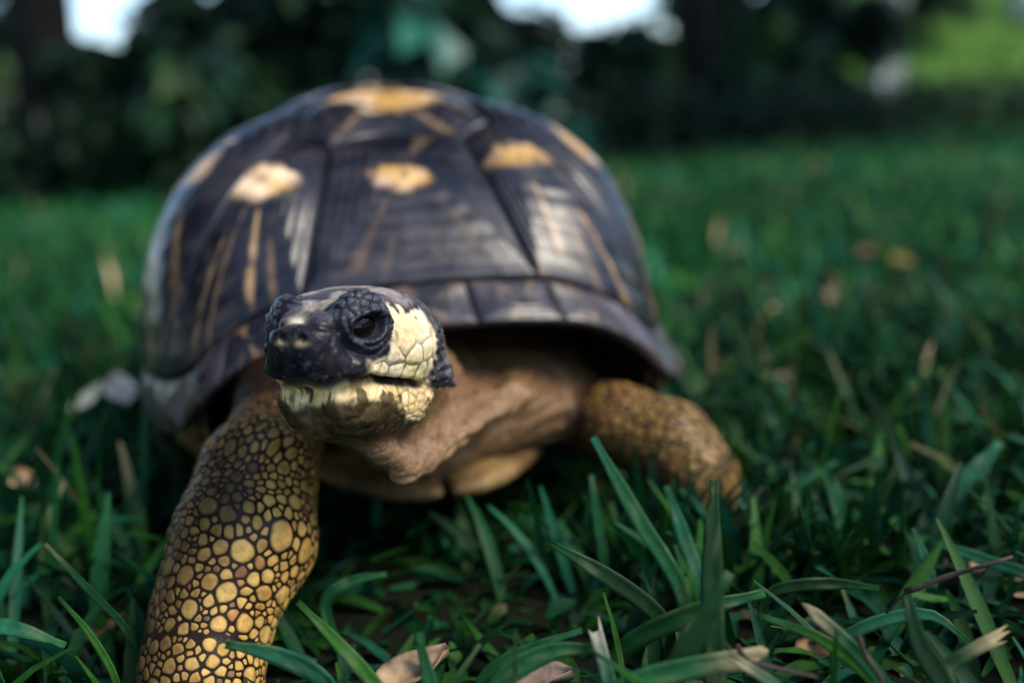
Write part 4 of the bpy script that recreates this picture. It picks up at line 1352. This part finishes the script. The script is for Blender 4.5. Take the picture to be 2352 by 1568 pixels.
dry_leaf('dry_leaf', lf(1240, 1575, .008), .022, .016, -.3, .15, .7, (.30, .21, .15), 'pale brown dry leaf at the bottom under the flat grass blade', seed=5)
dry_leaf('dry_leaf', lf(212, 1470, .006), .024, .008, .35, .12, 1.6, BRN, 'narrow curled reddish brown leaf left of the near foreleg', seed=8)
dry_leaf('dry_leaf', lf(1880, 1490, .004), .020, .013, .9, .1, .6, (.20, .12, .06), 'dark brown leaf half hidden behind the slim bright blade', seed=9)
dry_leaf('dry_leaf', lf(1805, 868, .018), .028, .010, .15, .1, .8, (.42, .34, .18), 'pale yellowish dry leaf on the lawn beyond the shell\'s corner', seed=11)
dry_leaf('dry_leaf', lf(1918, 690, .012), .028, .018, 1.1, .3, .8, (.24, .15, .09), 'tan fallen leaf in the middle of the blurred lawn', seed=13)
dry_leaf('dry_leaf', lf(2008, 585, .015), .036, .026, .3, .3, .6, (.18, .10, .06), 'brown fallen leaf farther back on the blurred lawn', seed=15)
dry_leaf('dry_leaf', lf(2068, 610, .015), .028, .022, 2.0, .3, .6, (.22, .17, .04), 'yellow fallen leaf next to the far brown leaf', seed=17)
dry_leaf('dry_leaf', lf(1690, 585, .015), .034, .016, .6, .3, .7, (.24, .22, .11), 'greenish pale leaf on the lawn near the shell\'s edge', seed=19)
dry_leaf('dry_leaf', lf(1956, 1242, .010), .009, .007, .3, .6, .5, (.62, .46, .04), 'tiny bright yellow leaf scrap between the blades', seed=21)
dry_leaf('dry_leaf', lf(2290, 1325, .008), .050, .012, 2.9, .08, .5, (.36, .25, .16), 'long tan dry blade lying below the twig', seed=23)
dry_leaf('petal', lf(212, 945, .034), .022, .018, .7, .5, 1.0, (.62, .58, .42), 'cream fallen petal lying in the grass left of the shell', cat='petal', seed=25)
dry_leaf('petal', lf(278, 922, .036), .022, .017, 2.2, .6, 1.0, (.66, .58, .48), 'white pinkish petal lying beside the cream one', cat='petal', seed=27)
dry_leaf('petal', lf(55, 1128, .014), .016, .012, 2.2, .6, 1.0, (.60, .36, .20), 'small orange brown scrap in the grass at the left edge', cat='petal', seed=29)

def tube(name, pts, radii, col, mat, n=7, rough=.0, **kw):
    c = np.array(pts, float)
    T = np.gradient(c, axis=0); T /= np.linalg.norm(T, axis=1, keepdims=True)
    ref = np.array([.3, .2, 1.0]) if abs(T[0][2]) < .8 else np.array([1.0, .2, 0])
    e1 = np.cross(T, ref); e1 /= np.linalg.norm(e1, axis=1, keepdims=True); e2 = np.cross(T, e1)
    a_ = np.linspace(0, 2 * np.pi, n, endpoint=False)
    rr_ = np.array(radii)[:, None] * (1 + rough * (np.random.default_rng(len(c)).random((len(c), n)) - .5))
    V_ = c[:, None] + (e1[:, None] * np.cos(a_)[None, :, None] + e2[:, None] * np.sin(a_)[None, :, None]) * rr_[..., None]
    V_ = V_.reshape(-1, 3)
    i, j = np.meshgrid(np.arange(len(c) - 1), np.arange(n), indexing='ij')
    a = (i * n + j).ravel(); b = (i * n + (j + 1) % n).ravel()
    F = np.stack([a, b, b + n, a + n], 1)
    V_ = np.vstack([V_, c[:1], c[-1:]])
    m = len(c) * n
    k = np.arange(n)
    F3 = np.concatenate([np.stack([np.full(n, m), (k + 1) % n, k], 1), np.stack([np.full(n, m + 1), m - n + k, m - n + (k + 1) % n], 1)])
    return V_, F, F3, np.tile(col, (len(V_), 1)) * (.7 + .6 * fbm(V_, 300 if radii[0] < .01 else 6, 4, 2))[:, None]
def join_tubes(name, tubes, mat, **kw):
    V_, F, F3, C_, o_ = [], [], [], [], 0
    for v_, f_, f3_, c_ in tubes:
        V_.append(v_); F.append(f_ + o_); F3.append(f3_ + o_); C_.append(c_); o_ += len(v_)
    return link(name, build_mesh(name, np.vstack(V_), [np.vstack(F), np.vstack(F3)], np.vstack(C_)), mat, **kw)
TW = (.055, .040, .032)
def twig(pts, r0, r1, label, sub=()):
    c = spline([ray(*p) for p in pts], 9)
    ts = [tube('twig', c, np.linspace(r0, r1, 9) * (1 + .25 * np.sin(np.arange(9) * 2.3)), TW, MAT_BARK, rough=.3)]
    for sp_ in sub:
        ts.append(tube('twig', spline([ray(*p) for p in sp_], 5), np.linspace(r1, r1 * .6, 5), TW, MAT_BARK))
    join_tubes('twig', ts, MAT_DRY, label=label, cat='twig')
twig([(2078, 1360, .290), (2180, 1322, .286), (2255, 1300, .282), (2326, 1278, .280)], .0009, .0005, 'thin dark twig poking up over the grass near the right edge', [[(2090, 1356, .290), (2060, 1380, .292), (2035, 1408, .293)]])
twig([(1970, 1458, .264), (1992, 1510, .262), (2020, 1550, .260), (2035, 1590, .258)], .0007, .0006, 'dark twig leaning against the frayed folded blade')
twig([(1692, 1480, .262), (1712, 1510, .261), (1790, 1535, .260), (1880, 1555, .260)], .0006, .0005, 'pale broken twig lying right of the crossed blades', [[(1740, 1522, .261), (1700, 1510, .262), (1665, 1475, .263)]])
#@@BACKGROUND
tick('litter')
# ---------------------------------------------------------------- trees and shrubs behind
def leaf_cloud(n, clumps, size, cols, seed, droop=.4, long=2.2):
    """n pointed, folded leaves spread through ellipsoid clumps (cx, cy, cz, rx, ry, rz, weight)"""
    r_ = np.random.default_rng(seed)
    cl = np.array(clumps, float)
    w = cl[:, 6] / cl[:, 6].sum()
    k = r_.choice(len(cl), n, p=w)
    d = r_.normal(size=(n, 3)); d /= np.linalg.norm(d, axis=1, keepdims=True)
    rr_ = r_.random(n) ** .45
    c = cl[k, :3] + d * rr_[:, None] * cl[k, 3:6]
    c[:, 2] = np.maximum(c[:, 2], ground_z(c[:, 0], c[:, 1]) + .02)
    az = r_.uniform(0, 2 * np.pi, n); el = r_.normal(-droop, .45, n)
    f = np.stack([np.cos(az) * np.cos(el), np.sin(az) * np.cos(el), np.sin(el)], 1)
    s_ = np.cross(f, [0, 0, 1.0]); s_ /= np.maximum(np.linalg.norm(s_, axis=1, keepdims=True), 1e-6)
    u_ = np.cross(s_, f)
    ro = r_.normal(0, .5, n)
    s2 = s_ * np.cos(ro)[:, None] + u_ * np.sin(ro)[:, None]; u2 = u_ * np.cos(ro)[:, None] - s_ * np.sin(ro)[:, None]
    ln = size * r_.uniform(.6, 1.4, n); wd = ln / long
    L_ = ln[:, None]; W = wd[:, None] / 2
    pts = [c, c + f * L_ * .42 + s2 * W + u2 * W * .35, c + f * L_ * .42, c + f * L_ * .42 - s2 * W + u2 * W * .35, c + f * L_ - u2 * L_ * .12]
    V_ = np.stack(pts, 1).reshape(-1, 3)
    o_ = (np.arange(n) * 5)[:, None]
    F = np.concatenate([o_ + [0, 1, 2], o_ + [0, 2, 3], o_ + [1, 4, 2], o_ + [2, 4, 3]])
    cols = np.array(cols)
    cc = cols[r_.integers(0, len(cols), n)] * r_.uniform(.55, 1.35, (n, 1))
    return V_, F, np.repeat(cc, 5, 0)
DARKG = [(.010, .032, .014), (.014, .045, .018), (.010, .036, .022)]
MIDG = [(.025, .085, .030), (.020, .070, .040), (.040, .095, .022)]
TEAL = [(.018, .11, .082), (.022, .13, .09), (.014, .08, .065)]
LIME = [(.085, .170, .025), (.060, .140, .025), (.10, .18, .04)]
BARKC = (.016, .014, .012)
def plant(name, base, label, cat, tubes, cloud, group=None, leafname='crown', trunkname='trunk', bark=BARKC):
    e = link(name, None, label=label, cat=cat, group=group)
    e.location = Vector(base)
    inv = Matrix.Translation(-Vector(base))
    for k, (pts, r0, r1) in enumerate(tubes):
        c = spline(pts, 12)
        nm = trunkname if k == 0 or trunkname != 'trunk' else 'limb'
        o = join_tubes(nm, [tube('t', c, np.linspace(r0, r1, 12), bark, MAT_BARK, n=10, rough=.25)], MAT_BARK)
        o.parent = e; o.matrix_parent_inverse = inv
    if cloud is not None:
        o = link(leafname, build_mesh(leafname, *cloud, smooth=False), MAT_LEAF, e); o.matrix_parent_inverse = inv
        # foliage is one mass
    return e
def gp(px, d):
    """ground point at distance d below column px"""
    p = ray(px, 300, d); return np.array([p[0], p[1], float(ground_z(p[0], p[1]))])
def limbs(b, top, r0, n, rad, seed):
    r_ = random.Random(seed)
    out = [([b, b + [(top[0] - b[0]) * .4 + .05, (top[1] - b[1]) * .4, (top[2] - b[2]) * .5], top], r0, r0 * .35)]
    for k in range(n):
        t = r_.uniform(.45, .95); s0 = b + (np.array(top) - b) * t
        a_ = 2 * math.pi * (k + r_.random() * .6) / n
        e_ = s0 + np.array([math.cos(a_) * rad, math.sin(a_) * rad, rad * r_.uniform(.2, .6)])
        out.append(([s0, (s0 + e_) / 2 + [0, 0, .12 * rad], e_], r0 * .35, r0 * .08))
    return out
def shade_tree(px, d, r0, h, crown, seed, label, n=9000, size=.16, cols=DARKG, bark=BARKC, sky_block=()):
    b = gp(px, d)
    top = b + np.array([.1, .1, h])
    lb = limbs(b, top, r0, 6, crown[3] * .7, seed)
    for e_ in sky_block:
        ec = np.array(e_[:3]); hi = b + (top - b) * .8
        lb.append(([hi, (hi + ec) / 2 + [0, 0, .9], ec + [0, 0, .1]], r0 * .35, r0 * .1))
    plant('tree', b, label, 'tree', lb,
          leaf_cloud(n, crown_clumps(b, h, crown, seed) + list(sky_block), size, cols, seed), group='trees behind the lawn', bark=bark)
def crown_clumps(b, h, cr, seed):
    r_ = random.Random(seed)
    cx, cy, cz, rx, ry, rz = cr
    out = [(b[0] + cx, b[1] + cy, cz, rx * .7, ry * .7, rz * .7, 2)]
    for k in range(12):
        a_ = r_.uniform(0, 6.28); q_ = r_.uniform(.45, .8)
        out.append((b[0] + cx + math.cos(a_) * rx * q_, b[1] + cy + math.sin(a_) * ry * q_, cz + r_.uniform(-.35, .35) * rz, rx * .42, ry * .42, rz * .55, 1))
    return out
shade_tree(105, 3.3, .11, 3.4, (.2, -.3, 3.3, 2.3, 2.2, .9), 1, 'dark tree trunk at the left edge under its dense crown', n=17000,
           sky_block=[(-1.9, .5, .75, .7, .8, .75, 1.6), (-1.7, -.6, 1.0, .7, .8, .9, 1.6), (-2.0, .3, 1.9, .9, 1.0, .8, 1.6), (-1.9, 1.4, 1.2, .6, .6, .9, 1.4), (-1.2, -1.5, 1.3, .8, .6, .9, 1.2)])  # unseen low clumps added on the left to block low sky light
shade_tree(1585, 5.2, .12, 3.8, (-.2, -1.2, 3.6, 2.6, 2.6, .9), 2, 'dark tree trunk right of the bright sky gap', n=10000)
shade_tree(900, 6.5, .14, 4.2, (0, -1.0, 3.9, 2.7, 2.4, 1.0), 3, 'tree standing in deep shade straight behind the shell', n=10000)
shade_tree(2420, 5.2, .12, 3.9, (.9, -.9, 3.6, 1.7, 1.7, .9), 6, 'dark tree just beyond the right edge with overhanging crown', n=13000,
           sky_block=[(2.8, .9, .6, .7, .8, .6, 1.5), (2.9, -.3, .6, .8, .8, .6, 1.5), (3.1, 1.9, .7, .7, .8, .7, 1.5), (2.5, -1.5, .6, .8, .7, .6, 1.2)])  # unseen low clumps added on the right to keep off low sky light
pale = gp(2320, 11.0)
plant('tree', pale, 'pale barked leaning tree on the sunlit bank', 'tree', [([pale + [.12, 0, 0], pale + [.0, 0, .7], pale + [-.35, .1, 1.9], pale + [-.5, .2, 3.0]], .15, .09), ([pale + [-.25, .1, 1.6], pale + [.2, .1, 2.4], pale + [.5, .1, 3.0]], .07, .04)],
      leaf_cloud(2500, [(pale[0] - .3, pale[1], 3.6, 1.4, 1.4, .8, 1)], .14, MIDG, 31), group='trees behind the lawn', bark=(.42, .44, .42))

def shrub(px, d, wpx, top_py, label, cols, n, size, seed, name='shrub', group='shrubs behind the lawn', droop=.4, long=2.2, bottom=0.0):
    b = gp(px, d)
    hw = wpx * d / 2352 / 2
    top = ray(px, top_py, d)[2]
    h = max(top - b[2], .1)
    r_ = random.Random(seed)
    cl = []
    for k in range(9):
        t = r_.uniform(.15 + bottom, .86)
        cl.append((b[0] + r_.uniform(-.62, .62) * hw, b[1] + r_.uniform(-.4, .4) * hw, b[2] + h * t, hw * .42, hw * .42, h * .17, 1))
    tubes = []
    for c_ in cl[:6]:
        tubes.append(([b + [r_.uniform(-.03, .03), 0, 0], (b + np.array(c_[:3])) / 2 + [0, 0, .05 * h], np.array(c_[:3])], .014, .005))
    return plant(name, b, label, 'shrub', tubes, leaf_cloud(n, cl, size, cols, seed, droop, long), group=group, leafname='foliage', trunkname='stem')
shrub(-190, 3.0, 330, 40, 'dark shrub at the left edge beside the tree trunk', DARKG, 1600, .10, 41)
shrub(285, 2.95, 430, 78, 'low dark shrub under the left sky gap', DARKG, 2600, .09, 62)
shrub(470, 2.75, 330, -40, 'dim green shrub left of the shell with long hanging leaves', MIDG + MIDG + DARKG, 900, .12, 43, droop=.7)
shrub(500, 3.2, 330, -140, 'black shaded shrub closing the left sky gap on its right side', DARKG, 2300, .11, 44)
shrub(425, 3.5, 190, -150, 'narrow dark shrub at the right side of the left sky gap', DARKG, 1300, .11, 65)
shrub(760, 3.1, 460, -150, 'tall dark shrub behind the top of the shell', DARKG, 2600, .12, 45)
shrub(640, 4.0, 460, -170, 'dark shrub filling the shade between two taller ones', DARKG, 2400, .13, 57)
shrub(985, 2.35, 260, -60, 'broad leaved teal shrub above the shell', TEAL + TEAL + DARKG, 260, .15, 46, droop=.9, long=1.9)
shrub(1060, 3.5, 360, -120, 'dark shrub behind the teal one', DARKG, 1500, .12, 47)
shrub(1250, 2.4, 230, 60, 'teal leaved shrub below the bright sky gap', TEAL + TEAL + DARKG, 260, .12, 48, droop=.8, long=1.9)
shrub(1390, 4.3, 400, 25, 'dark shrub under the bright sky gap', DARKG, 1500, .11, 49)
shrub(1180, 3.7, 330, 20, 'dark shrub filling the corner left below the bright sky gap', DARKG, 1500, .11, 58)
shrub(1490, 5.0, 200, 40, 'olive green shrub between sky gap and dark trunk', MIDG + LIME, 420, .12, 50)
shrub(1700, 5.4, 360, -100, 'dark shrub right of the dark trunk', DARKG, 1500, .13, 51)
shrub(1790, 5.0, 220, 60, 'dim green shrub rising over the low hedge', MIDG, 500, .12, 52)
shrub(1930, 6.0, 300, -80, 'dark shrub left of the grey post', DARKG, 1400, .14, 53)
shrub(0, 12.0, 420, -190, 'dark far shrub mass at the left edge above the sunlit one', DARKG, 1500, .22, 63)
shrub(1150, 6.2, 460, 30, 'dark far shrub seen between the teal leaves', DARKG, 1600, .14, 64)
shrub(35, 9.5, 260, 130, 'sunlit lime green shrub far behind the left trunk', LIME, 900, .16, 54)
shrub(2120, 10.5, 220, -40, 'dark hanging foliage mass over the bank', DARKG, 700, .16, 55, bottom=.45)
shrub(1560, 9.0, 300, -60, 'far green shrub behind the dark trunk', MIDG, 900, .16, 56)

# low clipped hedge along the far edge of the lawn
hr = np.random.default_rng(8)
hp = np.array([gp(-350, 2.75)[:2], gp(350, 2.85)[:2], gp(900, 3.3)[:2], gp(1300, 3.9)[:2], gp(1700, 4.4)[:2], gp(2150, 4.7)[:2], gp(2700, 5.0)[:2]])
xs = np.linspace(0, 1, len(hp)); tt = np.linspace(0, 1, 60)
hx = np.interp(tt, xs, hp[:, 0]); hy = np.interp(tt, xs, hp[:, 1])
hedge = link('hedge', None, label='low dark clipped hedge along the far edge of the lawn', cat='hedge')
hedge.location = (float(hx[30]), float(hy[30]), 0)
cl = [(x_, y_, .16, .12, .22, .15, 1) for x_, y_ in zip(hx, hy)]
o = link('foliage', build_mesh('foliage', *leaf_cloud(9000, cl, .055, DARKG, 61), smooth=False), MAT_LEAF, hedge)
o.matrix_parent_inverse = Matrix.Translation(-hedge.location)
for x_, y_ in zip(hx[::2], hy[::2]):
    o = join_tubes('stem', [tube('s', [np.array([x_, y_, 0]), np.array([x_ + .03, y_, .14]), np.array([x_ - .02, y_ + .05, .26])], [.012, .009, .005], BARKC, MAT_BARK, n=6)], MAT_BARK)
    o.parent = hedge; o.matrix_parent_inverse = Matrix.Translation(-hedge.location)

# grey post beyond the hedge
pb = gp(2036, 8.0)
bmp = bmesh.new()
pw, ph_ = .19, 1.0
for (z0, z1, w0, w1) in ((0, ph_, pw, pw * .95), (ph_, ph_ + .03, pw * 1.15, pw * 1.15), (ph_ + .03, ph_ + .09, pw * 1.1, pw * .3)):
    ring = []
    for z_, w_ in ((z0, w0), (z1, w1)):
        ring.append([bmp.verts.new((pb[0] + sx * w_ / 2, pb[1] + sy * w_ / 2, pb[2] + z_)) for sx, sy in ((-1, -1), (1, -1), (1, 1), (-1, 1))])
    for k in range(4): bmp.faces.new((ring[0][k], ring[0][(k + 1) % 4], ring[1][(k + 1) % 4], ring[1][k]))
    bmp.faces.new(ring[1]); bmp.faces.new(ring[0][::-1])
bmesh.ops.bevel(bmp, geom=list(bmp.edges), offset=.006, segments=1, affect='EDGES')
pm = bpy.data.meshes.new('post'); bmp.to_mesh(pm); bmp.free()
set_cols(pm, np.tile([.50, .51, .48], (len(pm.vertices), 1)))
link('post', pm, MAT_BARK, label='grey square post standing beyond the hedge', cat='post')
tick('end')
